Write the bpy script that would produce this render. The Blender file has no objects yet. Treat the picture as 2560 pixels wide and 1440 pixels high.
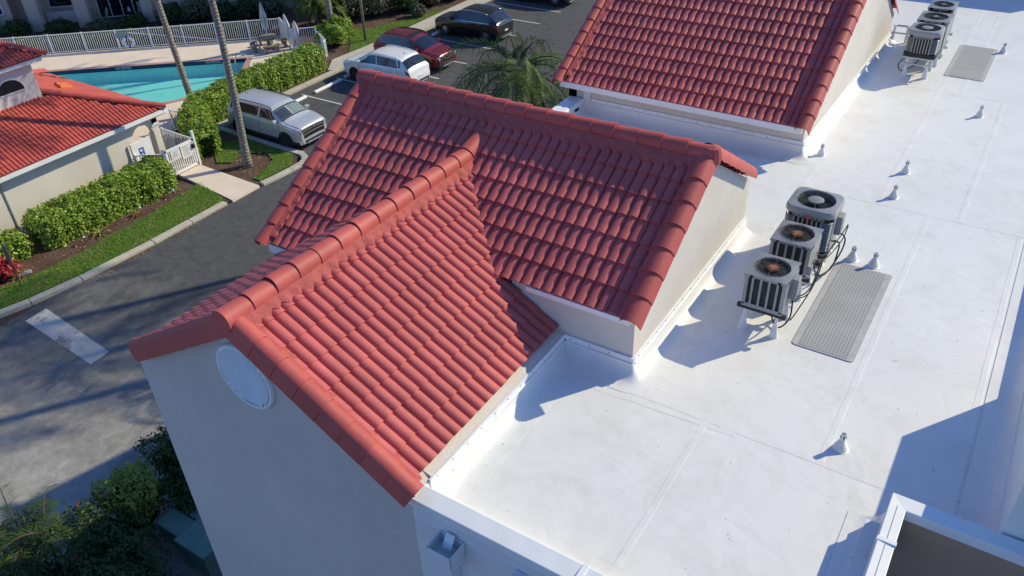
import bpy, bmesh, math, random
import numpy as np
from mathutils import Matrix, Vector
random.seed(7); rng=np.random.default_rng(7)
PI=math.pi
sc=bpy.context.scene; COL=sc.collection
# ---------------------------------------------------------------- camera
cd=bpy.data.cameras.new('camera'); cam=bpy.data.objects.new('camera',cd); COL.objects.link(cam)
cd.sensor_fit='HORIZONTAL'; cd.sensor_width=36; cd.lens=28.833; cd.clip_start=.1; cd.clip_end=2000
R=((0.84152787,-0.28801074,0.45703463),(0.53919404,0.49976348,-0.67786891),(-0.03317569,0.81687593,0.57585857))
cam.matrix_world=Matrix.Translation((3.40992,-7.96176,16.5))@Matrix(R).to_4x4()
sc.camera=cam
# ---------------------------------------------------------------- sun, sky, exposure
SAZ=math.radians(34.5); SEL=math.radians(34)
w=bpy.data.worlds.new('World'); sc.world=w; w.use_nodes=True
nt=w.node_tree; sky=nt.nodes.new('ShaderNodeTexSky'); sky.sky_type='NISHITA'; sky.sun_disc=False
sky.sun_elevation=SEL; sky.sun_rotation=SAZ; sky.air_density=1.0; sky.dust_density=.3; sky.ozone_density=3.0
bg=nt.nodes['Background']; tn=nt.nodes.new('ShaderNodeMix'); tn.data_type='RGBA'; tn.blend_type='MULTIPLY'; tn.inputs[0].default_value=1; tn.inputs[7].default_value=(.74,1.0,1.4,1); nt.links.new(sky.outputs[0],tn.inputs[6]); nt.links.new(tn.outputs[2],bg.inputs[0]); bg.inputs[1].default_value=.12
sl=bpy.data.lights.new('sun','SUN'); sl.energy=4.35; sl.angle=math.radians(.55); sl.color=(1,.895,.6)
so=bpy.data.objects.new('sun',sl); COL.objects.link(so)
sd=Vector((math.sin(SAZ)*math.cos(SEL),math.cos(SAZ)*math.cos(SEL),math.sin(SEL)))
so.rotation_euler=sd.to_track_quat('Z','Y').to_euler(); so.location=(0,0,60)
sc.view_settings.view_transform='Standard'; sc.view_settings.look='None'; sc.view_settings.exposure=0.0; sc.view_settings.gamma=1
# ---------------------------------------------------------------- mesh builder
LOCAL=set()
class MB:
    def __init__(s): s.v=[]; s.f=[]; s.m=[]; s.at=[]
    def add(s,vs,fs,mi=0,at=None):
        o=len(s.v); s.v.extend([tuple(map(float,p)) for p in vs])
        for f in fs: s.f.append([i+o for i in f]); s.m.append(mi); s.at.append(random.random() if at is None else at)
        return s
    def box(s,x0,x1,y0,y1,z0,z1,mi=0,M=None):
        vs=[(x,y,z) for z in (z0,z1) for y in (y0,y1) for x in (x0,x1)]
        if M is not None: vs=[tuple(M@Vector(p)) for p in vs]
        return s.add(vs,[(0,2,3,1),(4,5,7,6),(0,1,5,4),(2,6,7,3),(0,4,6,2),(1,3,7,5)],mi)
    def quad(s,a,b,c,d,mi=0,at=None): return s.add([a,b,c,d],[(0,1,2,3)],mi,at)
    def poly(s,pts,mi=0): return s.add(pts,[tuple(range(len(pts)))],mi)
    def prism(s,pts,z0,z1,mi=0):
        n=len(pts); vs=[(x,y,z0) for x,y in pts]+[(x,y,z1) for x,y in pts]
        return s.add(vs,[tuple(range(n-1,-1,-1)),tuple(range(n,2*n))]+[(i,(i+1)%n,n+(i+1)%n,n+i) for i in range(n)],mi)
    def extrude(s,pts,d,mi=0):     # closed 3D outline pushed along d
        n=len(pts); d=Vector(d); vs=[Vector(p) for p in pts]; vs=vs+[p+d for p in vs]
        return s.add(vs,[tuple(range(n-1,-1,-1)),tuple(range(n,2*n))]+[(i,(i+1)%n,n+(i+1)%n,n+i) for i in range(n)],mi)
    def tube(s,path,r,n=8,mi=0,cap=True):
        path=[Vector(p) for p in path]; rs=r if hasattr(r,'__len__') else [r]*len(path)
        o=len(s.v); ref=None
        for i,p in enumerate(path):
            t=(path[min(i+1,len(path)-1)]-path[max(i-1,0)]).normalized()
            if ref is None: ref=Vector((0,0,1)) if abs(t.z)<.9 else Vector((1,0,0))
            a=t.cross(ref).normalized(); b=t.cross(a); ref=-b if False else a.cross(t)
            for k in range(n):
                g=2*PI*k/n; s.v.append(tuple(p+(a*math.cos(g)+b*math.sin(g))*rs[i]))
        for i in range(len(path)-1):
            for k in range(n):
                s.f.append([o+i*n+k,o+i*n+(k+1)%n,o+(i+1)*n+(k+1)%n,o+(i+1)*n+k]); s.m.append(mi); s.at.append(random.random())
        if cap:
            s.f.append([o+k for k in range(n-1,-1,-1)]); s.m.append(mi); s.at.append(0)
            e=o+(len(path)-1)*n; s.f.append([e+k for k in range(n)]); s.m.append(mi); s.at.append(0)
        return s
    def lathe(s,prof,c=(0,0,0),n=20,mi=0,ax='z'):
        o=len(s.v)
        for r,z in prof:
            for k in range(n):
                a=2*PI*k/n; p=(r*math.cos(a),r*math.sin(a),z)
                if ax=='x': p=(p[2],p[0],p[1])
                if ax=='y': p=(p[0],p[2],p[1])
                s.v.append((c[0]+p[0],c[1]+p[1],c[2]+p[2]))
        for i in range(len(prof)-1):
            for k in range(n): s.f.append([o+i*n+k,o+i*n+(k+1)%n,o+(i+1)*n+(k+1)%n,o+(i+1)*n+k]); s.m.append(mi); s.at.append(0)
        s.f.append([o+k for k in range(n-1,-1,-1)]); s.m.append(mi); s.at.append(0)
        e=o+(len(prof)-1)*n; s.f.append([e+k for k in range(n)]); s.m.append(mi); s.at.append(0)
        return s
    def grid(s,P,mi=0):            # P[i][j] points
        ni=len(P); nj=len(P[0]); o=len(s.v)
        for row in P: s.v.extend([tuple(map(float,p)) for p in row])
        for i in range(ni-1):
            for j in range(nj-1):
                s.f.append([o+i*nj+j,o+i*nj+j+1,o+(i+1)*nj+j+1,o+(i+1)*nj+j]); s.m.append(mi); s.at.append(random.random())
        return s
    def cards(s,V,n,mi=0,at=None):   # numpy (N,n,3) polygons
        o=len(s.v); N=len(V); s.v.extend(map(tuple,V.reshape(-1,3).tolist()))
        s.f.extend((np.arange(N*n).reshape(N,n)+o).tolist()); s.m.extend([mi]*N)
        s.at.extend((rng.random(N) if at is None else at).tolist()); return s
def obj(name,mb,mats,parent=None,smooth=False,bevel=0,fixn=True):
    me=bpy.data.meshes.new(name); me.from_pydata(mb.v,[],mb.f)
    if not isinstance(mats,(list,tuple)): mats=[mats]
    for m in mats: me.materials.append(m)
    if len(mats)>1: me.polygons.foreach_set('material_index',mb.m)
    a=me.attributes.new('rnd','FLOAT','FACE'); a.data.foreach_set('value',mb.at)
    if smooth is True: me.polygons.foreach_set('use_smooth',[True]*len(mb.f))
    if fixn:
        bm=bmesh.new(); bm.from_mesh(me); bmesh.ops.recalc_face_normals(bm,faces=bm.faces); bm.to_mesh(me); bm.free()
    if smooth not in (True,False): me.set_sharp_from_angle(angle=math.radians(smooth))
    o=bpy.data.objects.new(name,me); COL.objects.link(o)
    if parent is not None:
        o.parent=parent
        if parent.type=='EMPTY' and parent.name not in LOCAL: o.matrix_parent_inverse=Matrix.Translation(-Vector(parent.location))
    if bevel:
        b=o.modifiers.new('bevel','BEVEL'); b.width=bevel; b.segments=2; b.limit_method='ANGLE'; b.angle_limit=math.radians(40)
    return o
def thing(name,label,cat,loc=(0,0,0),group=None,local=False,rz=0):
    o=bpy.data.objects.new(name,None); COL.objects.link(o); o.location=loc; o.empty_display_size=.2
    if local: LOCAL.add(o.name); o.rotation_euler=(0,0,rz)
    o['label']=label; o['category']=cat
    if group: o['group']=group
    return o
def tag(o,label,cat,group=None):
    o['label']=label; o['category']=cat
    if group: o['group']=group
    return o
def kind(o,k): o['kind']=k; return o
def dup(root,loc,rz,label,group=None):
    r=root.copy(); COL.objects.link(r); r.location=loc; r.rotation_euler=(0,0,rz); r['label']=label
    if group: r['group']=group
    for ch in list(root.children):
        c=ch.copy(); COL.objects.link(c); c.parent=r
        for g in list(ch.children):
            d=g.copy(); COL.objects.link(d); d.parent=c
    return r
# ---------------------------------------------------------------- materials
class NT:
    def __init__(s,name):
        s.m=bpy.data.materials.new(name); s.m.use_nodes=True; s.t=s.m.node_tree; s.n=s.t.nodes; s.b=s.n['Principled BSDF']
        s.b.inputs['Specular IOR Level'].default_value=.3
        s._co=None
    def co(s):
        if s._co is None: s._co=s.n.new('ShaderNodeNewGeometry').outputs['Position']
        return s._co
    def lk(s,a,b): s.t.links.new(a,b)
    def noise(s,scale,detail=4,rough=.55,vec=None,dist=0,mp=None):
        n=s.n.new('ShaderNodeTexNoise'); n.inputs['Scale'].default_value=scale; n.inputs['Detail'].default_value=detail
        n.inputs['Roughness'].default_value=rough; n.inputs['Distortion'].default_value=dist
        v=vec or s.co()
        if mp: v=s.map(mp,v)
        s.lk(v,n.inputs['Vector']); return n.outputs['Fac']
    def map(s,scale,v=None,rot=(0,0,0)):
        m=s.n.new('ShaderNodeMapping'); m.inputs['Scale'].default_value=scale; m.inputs['Rotation'].default_value=rot
        s.lk(v or s.co(),m.inputs['Vector']); return m.outputs[0]
    def ramp(s,f,stops,mode='LINEAR'):
        r=s.n.new('ShaderNodeValToRGB'); e=r.color_ramp.elements; r.color_ramp.interpolation=mode
        while len(e)<len(stops): e.new(.5)
        for i,(p,c) in enumerate(stops):
            e[i].position=p; e[i].color=(c,c,c,1) if not hasattr(c,'__len__') else (*c,1)
        s.lk(f,r.inputs['Fac']); return r.outputs['Color']
    def mix(s,f,a,b,mode='MIX'):
        x=s.n.new('ShaderNodeMix'); x.data_type='RGBA'; x.blend_type=mode
        for i,v in ((0,f),(6,a),(7,b)):
            if isinstance(v,(int,float)): x.inputs[i].default_value=v if i==0 else (v,v,v,1)
            elif isinstance(v,tuple): x.inputs[i].default_value=(*v,1)
            else: s.lk(v,x.inputs[i])
        return x.outputs[2]
    def attr(s,name='rnd'):
        a=s.n.new('ShaderNodeAttribute'); a.attribute_name=name; return a.outputs['Fac']
    def math(s,op,a,b=None):
        x=s.n.new('ShaderNodeMath'); x.operation=op
        for i,v in ((0,a),(1,b)):
            if v is None: continue
            if isinstance(v,(int,float)): x.inputs[i].default_value=v
            else: s.lk(v,x.inputs[i])
        return x.outputs[0]
    def sep(s,i):
        x=s.n.new('ShaderNodeSeparateXYZ'); s.lk(s.co(),x.inputs[0]); return x.outputs[i]
    def bump(s,h,st=.3,d=.02):
        b=s.n.new('ShaderNodeBump'); b.inputs['Strength'].default_value=st; b.inputs['Distance'].default_value=d
        s.lk(h,b.inputs['Height']); s.lk(b.outputs[0],s.b.inputs['Normal'])
    def base(s,c,rough=.6,metal=0,spec=None,coat=0):
        if isinstance(c,tuple): s.b.inputs['Base Color'].default_value=(*c,1)
        else: s.lk(c,s.b.inputs['Base Color'])
        if isinstance(rough,(int,float)): s.b.inputs['Roughness'].default_value=rough
        else: s.lk(rough,s.b.inputs['Roughness'])
        s.b.inputs['Metallic'].default_value=metal; s.b.inputs['Coat Weight'].default_value=coat
        if spec is not None: s.b.inputs['Specular IOR Level'].default_value=spec
        return s.m
def plain(name,c,rough=.6,metal=0,var=.12,scale=8,spec=.3,coat=0):
    t=NT(name); f=t.noise(scale,5); lo=tuple(x*(1-var) for x in c); hi=tuple(min(1,x*(1+var)) for x in c)
    return t.base(t.ramp(f,[(.3,lo),(.7,hi)]),rough,metal,spec,coat)
M={}
def mk_tile(name,c):
    t=NT(name); n1=t.noise(1.1,5,.6); n2=t.noise(30,4); r=t.attr()
    a=t.mix(t.ramp(n1,[(.35,0.),(.7,1.)]),tuple(x*.86 for x in c),tuple(x*1.1 for x in c))
    a=t.mix(t.math('MULTIPLY',r,.42),a,tuple(x*.72 for x in c))
    gr=t.ramp(t.noise(.9,6,.75,mp=(1.2,1.2,.5)),[(.47,0.),(.75,.55)]); a=t.mix(gr,a,tuple(x*.55 for x in c)); pale=t.ramp(t.noise(3.3,6,.7),[(.62,0.),(.78,.25)]); a=t.mix(pale,a,(c[0]*1.15,c[1]*2.0,c[2]*2.2))
    sp=t.ramp(t.noise(24,2,.5),[(.735,0.),(.76,.7)]); a=t.mix(sp,a,(.1,.03,.025))
    t.bump(n2,.25,.01); return t.base(a,.58,spec=.4)
M['tile']=mk_tile('red_roof_tile',(.58,.128,.122))
M['cap']=mk_tile('red_ridge_tile',(.53,.105,.092))
M['clubtile']=mk_tile('red_clubhouse_tile',(.56,.11,.085))
t=NT('red_mortar'); n=t.noise(9,6,.7); t.bump(n,.8,.03); M['mortar']=t.base(t.ramp(n,[(.3,(.4,.085,.078)),(.7,(.5,.125,.112))]),.8)
# white membrane : grime, wrinkles, bits of leaf
t=NT('white_roof_membrane')
g1=t.ramp(t.noise(.35,5,.6),[(.42,0.),(.75,1.)]); g2=t.ramp(t.noise(1.6,7,.72),[(.5,0.),(.78,1.)])
a=t.mix(t.math('MULTIPLY',g1,.45),(.79,.79,.785),(.68,.675,.66)); a=t.mix(t.math('MULTIPLY',g2,.5),a,(.62,.585,.53))
rgn=t.ramp(t.noise(.42,5,.55,dist=.6),[(.47,0.),(.5,1.),(.53,0.)]); a=t.mix(t.math('MULTIPLY',rgn,.09),a,(.5,.46,.4)); st=t.ramp(t.noise(1,3,.6,mp=(26,7,26),dist=1.2),[(.69,0.),(.725,1.)]); pt=t.ramp(t.noise(.8,3),[(.45,0.),(.62,1.)])
a=t.mix(t.math('MULTIPLY',t.math('MULTIPLY',st,pt),.55),a,(.3,.27,.24))
sp=t.ramp(t.noise(17,2,.4,dist=.6),[(.75,0.),(.775,.8)]); a=t.mix(sp,a,(.2,.18,.16))
wr=t.math('ADD',t.noise(1.7,3,.5,dist=1.),t.math('MULTIPLY',t.noise(5.5,3,.5),.3)); t.bump(wr,.2,.05)
M['memb']=t.base(a,.42,spec=.45)
M['wmetal']=plain('white_painted_metal',(.82,.83,.84),.4,0,.05,3,.5)
M['wpaint']=plain('white_paint',(.8,.8,.8),.55,0,.06,4)
t=NT('cream_stucco'); n=t.noise(45,5,.65); n2=t.noise(.7,5); a=t.ramp(n2,[(.3,(.64,.585,.53)),(.7,(.74,.685,.625))])
d=t.ramp(t.noise(1,5,.7,mp=(5,5,.6)),[(.6,0.),(.85,.35)]); a=t.mix(d,a,(.5,.44,.38)); t.bump(n,.55,.02); M['cream']=t.base(a,.85)
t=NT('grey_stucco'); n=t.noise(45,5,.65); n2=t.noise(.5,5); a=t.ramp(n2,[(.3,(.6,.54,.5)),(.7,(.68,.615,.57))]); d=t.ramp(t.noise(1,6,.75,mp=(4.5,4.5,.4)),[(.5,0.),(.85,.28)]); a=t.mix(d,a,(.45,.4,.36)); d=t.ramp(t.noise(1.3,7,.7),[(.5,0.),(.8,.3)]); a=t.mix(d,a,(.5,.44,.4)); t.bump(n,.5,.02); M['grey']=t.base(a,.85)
t=NT('white_stucco'); n=t.noise(45,5,.65); n2=t.noise(.6,5); a=t.ramp(n2,[(.3,(.7,.71,.72)),(.7,(.79,.8,.81))]); d=t.ramp(t.noise(1,6,.75,mp=(4.5,4.5,.4)),[(.52,0.),(.8,.4)]); a=t.mix(d,a,(.5,.5,.5)); t.bump(n,.4,.02); M['whitest']=t.base(a,.8)
t=NT('shade_brown_stucco'); n=t.noise(45,5,.65); n2=t.noise(.9,5); a=t.ramp(n2,[(.3,(.38,.26,.18)),(.7,(.47,.33,.235))]); t.bump(n,.4,.02); M['shadebrown']=t.base(a,.85)  # cream wall given a brown that holds the shade of the recess
t=NT('pink_stucco'); n2=t.noise(.8,5); M['pink']=t.base(t.ramp(n2,[(.3,(.56,.43,.36)),(.7,(.66,.52,.44))]),.85)
t=NT('asphalt'); f=t.noise(60,3,.7); big=t.noise(.28,6,.62,dist=.8); mid=t.noise(1.1,6,.7,mp=(1,.45,1),dist=1.)
mot=t.ramp(t.noise(2.6,7,.75,dist=.6),[(.35,.8),(.7,1.25)]); old=t.ramp(t.math('ADD',t.math('MULTIPLY',t.sep(1),-.045),t.math('ADD',t.math('MULTIPLY',t.math('ADD',t.sep(0),20),.02),t.math('MULTIPLY',t.math('ADD',big,mid),.55))),[(.3,0.),(.85,1.)])
a=t.mix(old,(.1,.1,.104),(.38,.368,.345)); s=t.ramp(f,[(.3,.5),(.72,1.45)]); a=t.mix(1.,a,s,'MULTIPLY'); a=t.mix(1.,a,mot,'MULTIPLY')
ck=t.n.new('ShaderNodeTexVoronoi'); ck.feature='DISTANCE_TO_EDGE'; ck.inputs['Scale'].default_value=.55
nv=t.n.new('ShaderNodeTexNoise'); nv.inputs['Scale'].default_value=1.2; nv.inputs['Detail'].default_value=6; t.lk(t.co(),nv.inputs['Vector'])
vm=t.n.new('ShaderNodeVectorMath'); vm.operation='MULTIPLY_ADD'; t.lk(nv.outputs['Color'],vm.inputs[0]); vm.inputs[1].default_value=(1.6,1.6,0); t.lk(t.co(),vm.inputs[2]); t.lk(vm.outputs[0],ck.inputs['Vector'])
cr=t.ramp(ck.outputs['Distance'],[(.0,1.),(.011,0.)]); cm=t.ramp(t.noise(.25,3),[(.5,0.),(.6,1.)])
a=t.mix(t.math('MULTIPLY',t.math('MULTIPLY',cr,cm),.6),a,(.05,.045,.04)); t.bump(f,.4,.01); M['asph']=t.base(a,.9,spec=.2)
t=NT('old_concrete'); n=t.noise(2.,7,.7); f=t.noise(50,3); a=t.ramp(n,[(.3,(.43,.4,.34)),(.7,(.58,.54,.46))]); t.bump(f,.3,.01); M['conc']=t.base(a,.9)
t=NT('pool_deck'); n=t.noise(.9,6,.65); f=t.noise(40,3); a=t.ramp(n,[(.3,(.7,.58,.47)),(.7,(.82,.7,.58))]); t.bump(f,.3,.01); M['deck']=t.base(a,.9)
t=NT('mulch'); n=t.noise(22,5,.75); n2=t.noise(1.4,4); a=t.mix(t.ramp(n2,[(.4,0.),(.65,1.)]),t.ramp(n,[(.3,(.035,.02,.014)),(.75,(.2,.11,.08))]),t.ramp(n,[(.3,(.06,.04,.03)),(.75,(.24,.17,.13))])); t.bump(n,.9,.04); M['mulch']=t.base(a,.95)
t=NT('turf'); n=t.noise(35,4,.7); n2=t.noise(1.3,5); a=t.ramp(n,[(.3,(.05,.11,.015)),(.72,(.2,.34,.05))]); a=t.mix(t.ramp(n2,[(.5,0.),(.75,.5)]),a,(.17,.18,.06)); t.bump(n,1.,.04); M['turf']=t.base(a,.9)
def leafmat(name,c1,c2,c3=None,trans=.25,rough=.45):
    t=NT(name); a=t.mix(t.attr(),c1,c2)
    if c3: a=t.mix(t.ramp(t.noise(1.7,3),[(.45,0.),(.62,1.)]),a,c3)
    m=t.base(a,rough,spec=.35); tr=t.n.new('ShaderNodeBsdfTranslucent'); t.lk(a,tr.inputs[0]); mx=t.n.new('ShaderNodeMixShader'); mx.inputs[0].default_value=trans
    o=t.n['Material Output']; t.lk(t.b.outputs[0],mx.inputs[1]); t.lk(tr.outputs[0],mx.inputs[2]); t.lk(mx.outputs[0],o.inputs[0]); return m
M['clusia']=leafmat('hedge_leaf',(.12,.24,.022),(.46,.57,.1),(.26,.4,.05),.3,.35)
M['dkleaf']=leafmat('dark_shrub_leaf',(.022,.05,.012),(.07,.12,.025),(.05,.1,.02),.2)
M['sunleaf']=leafmat('sun_painted_shrub_leaf',(.2,.3,.04),(.42,.45,.1),None,.3)  # brightened leaf colour stands in for sunlight on one bush
M['greyleaf']=leafmat('dusty_shrub_leaf',(.07,.1,.04),(.2,.22,.1),(.14,.14,.09),.2)
M['redleaf']=leafmat('red_leaf',(.3,.02,.03),(.55,.06,.08),None,.3)
M['bromel']=leafmat('bromeliad_leaf',(.4,.32,.06),(.45,.12,.06),None,.3)
M['palm']=leafmat('palm_leaflet',(.025,.06,.02),(.09,.15,.04),(.05,.095,.03),.25)
M['palmy']=leafmat('sun_painted_palm_leaflet',(.05,.1,.02),(.2,.25,.06),(.09,.15,.035),.3)  # lighter copy of the palm leaflet, sunlight put into its colour
M['twig']=plain('twig_bark',(.09,.07,.05),.9)
t=NT('palm_trunk'); rg=t.n.new('ShaderNodeTexWave'); rg.bands_direction='Z'; rg.inputs['Scale'].default_value=2.1; rg.inputs['Distortion'].default_value=2.2; rg.inputs['Detail'].default_value=3; rg.inputs['Detail Scale'].default_value=2; t.lk(t.co(),rg.inputs[0])
n=t.noise(9,6,.7); a=t.mix(t.ramp(n,[(.35,0.),(.7,1.)]),(.2,.175,.15),(.44,.4,.35)); a=t.mix(t.ramp(rg.outputs['Fac'],[(.0,.55),(.25,0.)]),a,(.12,.1,.085)); t.bump(t.math('ADD',rg.outputs['Fac'],n),.6,.03); M['trunk']=t.base(a,.9)
M['acgrey']=plain('grey_metal',(.27,.275,.28),.42,.25,.1,5,.5)
M['aclight']=plain('light_grey_metal',(.31,.315,.32),.42,.2,.1,5,.5)
M['coil']=plain('dark_coil',(.035,.037,.04),.6,.2)
M['black']=plain('black_plastic',(.018,.018,.02),.5)
M['rust']=plain('rusty_metal',(.36,.16,.08),.8,.1,.5,22)
M['steel']=plain('galvanised_steel',(.5,.5,.5),.4,.6,.15)
M['glass']=plain('dark_glass',(.012,.015,.02),.06,0,.1,2,.8)
M['rubber']=plain('tyre_rubber',(.02,.02,.021),.8)

M['green_box']=plain('green_painted_steel',(.15,.25,.2),.5)
M['grey_pl']=plain('grey_plastic',(.3,.31,.32),.6)
M['blue']=plain('blue_plastic',(.02,.09,.4),.5)
M['orange']=plain('orange_clay',(.62,.16,.05),.7)
M['wood']=plain('weathered_wood',(.22,.18,.14),.85,0,.25,6)
M['yellowp']=plain('yellow_paint',(.6,.42,.05),.8)
t=NT('worn_white_paint'); n=t.noise(16,7,.8); f=t.noise(.9,3,.6); g=t.noise(40,3,.7); wv=t.math('ADD',t.math('MULTIPLY',n,.55),t.math('MULTIPLY',f,.75)); a=t.mix(t.ramp(wv,[(.7,0.),(.75,.8)]),t.ramp(t.math('MULTIPLY',t.math('ADD',g,f),.5),[(.35,(.42,.4,.36)),(.6,(.66,.63,.57))]),(.14,.135,.13)); M['worn']=t.base(a,.85)
# ================================================================ ground
T=9.3; ZR=9.005; TR=9.5
def sheet(name,pts,z,m,k='structure',th=None):
    mb=MB(); 
    if th: mb.prism(pts,z-th,z)
    else: mb.poly([(x,y,z) for x,y in pts])
    return kind(obj(name,mb,m),k)
sheet('road',[(-23.55,-60),(-5,-60),(-5,15.6),(-5,120),(-29.7,120),(-29.7,15.6),(-23.55,15.6)],0,M['asph'])
# kerbs are real steps 0.14 m high
def ribbon(path,wd,z0,z1):
    mb=MB(); n=len(path); L=[];Rr=[]
    for i,p in enumerate(path):
        a=Vector(path[max(i-1,0)]); b=Vector(path[min(i+1,n-1)]); d=(b-a).normalized(); nn=Vector((-d.y,d.x))
        L.append(Vector(p)+nn*wd/2); Rr.append(Vector(p)-nn*wd/2)
    for i in range(n-1):
        q=[L[i],L[i+1],Rr[i+1],Rr[i]]; o=len(mb.v)
        mb.add([(p.x,p.y,z0) for p in q]+[(p.x,p.y,z1) for p in q],[(4,5,6,7),(0,4,7,3) if i==0 else (1,5,6,2),(0,1,5,4),(3,2,6,7)]+([(1,5,6,2)] if i==n-2 else []))
    return mb
def kerb(path,label,w=.3):
    # cut into poured lengths with fine joints
    path=[Vector(p) for p in path]; out=MB(); 
    for i in range(len(path)-1):
        a,b=path[i],path[i+1]; L=(b-a).length; k=max(1,round(L/2.4))
        for j in range(k):
            g=.007/L; m=ribbon([a.lerp(b,j/k+g),a.lerp(b,(j+1)/k-g)],w,-.04,.13+random.uniform(-.006,.006)); out.add(m.v,m.f)
    return kind(obj('kerb',out,M['conc'],bevel=.03),'structure')
kerb([(-25.2,-2.),(-24.35,.6),(-23.9,2.2),(-23.62,4.),(-23.42,7.),(-23.38,10.6)],'a')
arc=[(-23.3+.0*i,12.55+i*.3) for i in range(5)]+[(-23.3+(-.85)*(1-math.cos(t)),13.9+1.72*math.sin(t)) for t in np.linspace(.12,PI/2,8)]
arc=[(-23.28,12.55),(-23.2,13.3),(-23.15,14.2)]+[(-23.95+.8*math.cos(t),14.7+.85*math.sin(t)) for t in np.linspace(0,PI/2,7)]+[(-26,15.6),(-28.5,15.68),(-29.9,15.7)]
mb=ribbon([Vector(p) for p in arc],.3,-.04,.13); kind(obj('kerb',mb,M['conc'],bevel=.03),'structure')
kerb([(-29.85,15.9),(-29.95,19.5),(-29.95,22.),(-29.9,24.6)],'b',.34)
# planting bed, lawn strip, paths
sheet('planting_bed',[(-28.6,-6),(-25.35,-6),(-25.35,-2),(-24.35,.6),(-23.9,2.2),(-23.62,4.),(-23.42,7.),(-23.3,11.),(-28.6,11.)],.06,M['mulch'])
sheet('planting_bed',[(-23.3,12.45),(-23.2,14.5),(-24,15.5),(-30,15.6),(-30,24.6),(-31.3,25.5),(-31.,45),(-45,45),(-34.4,27.4),(-33.2,26.6),(-33.,23),(-33.,15.2),(-29.5,12.9),(-27.3,12.45)],.05,M['mulch'])
def turf(pts,z,dens,name='lawn'):
    sheet(name,pts,z,M['turf'])
    P=np.array(pts); lo,hi=P.min(0),P.max(0); N=int((hi-lo).prod()*dens); q=lo+rng.random((N,2))*(hi-lo)
    ins=np.zeros(N,bool); j=len(P)-1
    for i in range(len(P)):
        c=((P[i,1]>q[:,1])!=(P[j,1]>q[:,1]))&(q[:,0]<(P[j,0]-P[i,0])*(q[:,1]-P[i,1])/(P[j,1]-P[i,1]+1e-9)+P[i,0]); ins^=c; j=i
    q=q[ins]; n=len(q); an=rng.random(n)*2*PI; h=rng.uniform(.035,.095,n); wd=.012
    b=np.c_[q,np.full(n,z)]; d=np.c_[np.cos(an),np.sin(an),np.zeros(n)]*wd; l=np.c_[rng.normal(0,.04,(n,2)),h]
    V=np.stack([b-d,b+d,b+l],1); mb=MB(); mb.cards(V,3); kind(obj('grass',mb,M['grassb'],fixn=False),'stuff')
M['grassb']=leafmat('grass_blade',(.08,.2,.02),(.3,.48,.07),(.3,.36,.1),.3,.6)
turf([(-25.3,-6),(-25.3,-2.2),(-24.5,.6),(-24.05,2.2),(-23.77,4.),(-23.57,7.),(-23.5,10.75),(-25.7,11.2),(-25.4,9.2),(-25.25,7),(-25.15,5),(-25.3,3.2),(-25.9,1)],.1,900)
turf([(-23.5,12.7),(-23.4,14.5),(-24.1,15.3),(-27.4,15.45),(-28,14.6),(-27.4,13.5),(-26.6,12.95),(-26.,13.3),(-26.35,14.2),(-25.4,14.85),(-24.5,14.4),(-24.15,13.6),(-23.95,12.7)],.1,700)
turf([(-31.15,26.9),(-31.05,29.4),(-31.2,33.),(-31.,36.4),(-31.6,36.2),(-32.3,33.4),(-33,31.4),(-34.3,30.4),(-32.6,28.7)],.09,500)
sheet('path',[(-23.2,10.85),(-23.2,12.35),(-27.3,12.45),(-33,14.),(-33,10.9),(-27.2,11.3)],.11,M['deck'],th=.12)
sheet('sidewalk',[(-29.75,24.4),(-29.7,45),(-31.05,45),(-31.,29.2),(-31.25,25.6),(-30.3,24.2)],.12,M['conc'],th=.14)
# parking lines, wheel stops, stop bar
def line(x0,x1,y,wd=.1): sheet('painted_line',[(x0,y-wd/2),(x1,y-wd/2),(x1,y+wd/2),(x0,y+wd/2)],.004,M['worn2'])
t=NT('line_paint'); n=t.noise(7,6,.7); M['worn2']=t.base(t.mix(t.ramp(n,[(.55,0.),(.7,.7)]),(.62,.62,.6),(.2,.2,.2)),.8)
for y in (15.2+.65,18.35,21.0,23.72,26.33,28.95,31.7,34.4,37.1,39.8): line(-29.2,-24.0,y)
sheet('stop_line',[(-23.05,1.5),(-19.0,1.25),(-19.05,1.95),(-23.1,2.3)],.004,M['worn'])
t=thing('wheel_stop','long white concrete wheel stop in the empty bay beside the white car','wheel stop',(-28.7,22.52,0),local=True); WS=[]
mb=MB(); mb.extrude([(-.09,-1.05,0),(-.09,-1.05,.08),(-.05,-1.05,.13),(.05,-1.05,.13),(.09,-1.05,.08),(.09,-1.05,0)],(0,2.1,0)); obj('concrete_bar',mb,M['wpaint'],t,bevel=.01)
[obj('pin',MB().lathe([(.02,.12),(.02,.14)],(0,y,0),8),M['steel'],t) for y in (-.8,.8)]
dup(t,(-28.7,19.75,0),0,'white wheel stop half hidden behind the silver car roof')
for y,l in ((25.0,'white wheel stop under the nose of the white car'),(33.1,'white wheel stop under the nose of the black car'),(37.4,'white wheel stop in the empty bay past the black car')): dup(t,(-28.8,y,0),0,l)
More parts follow.
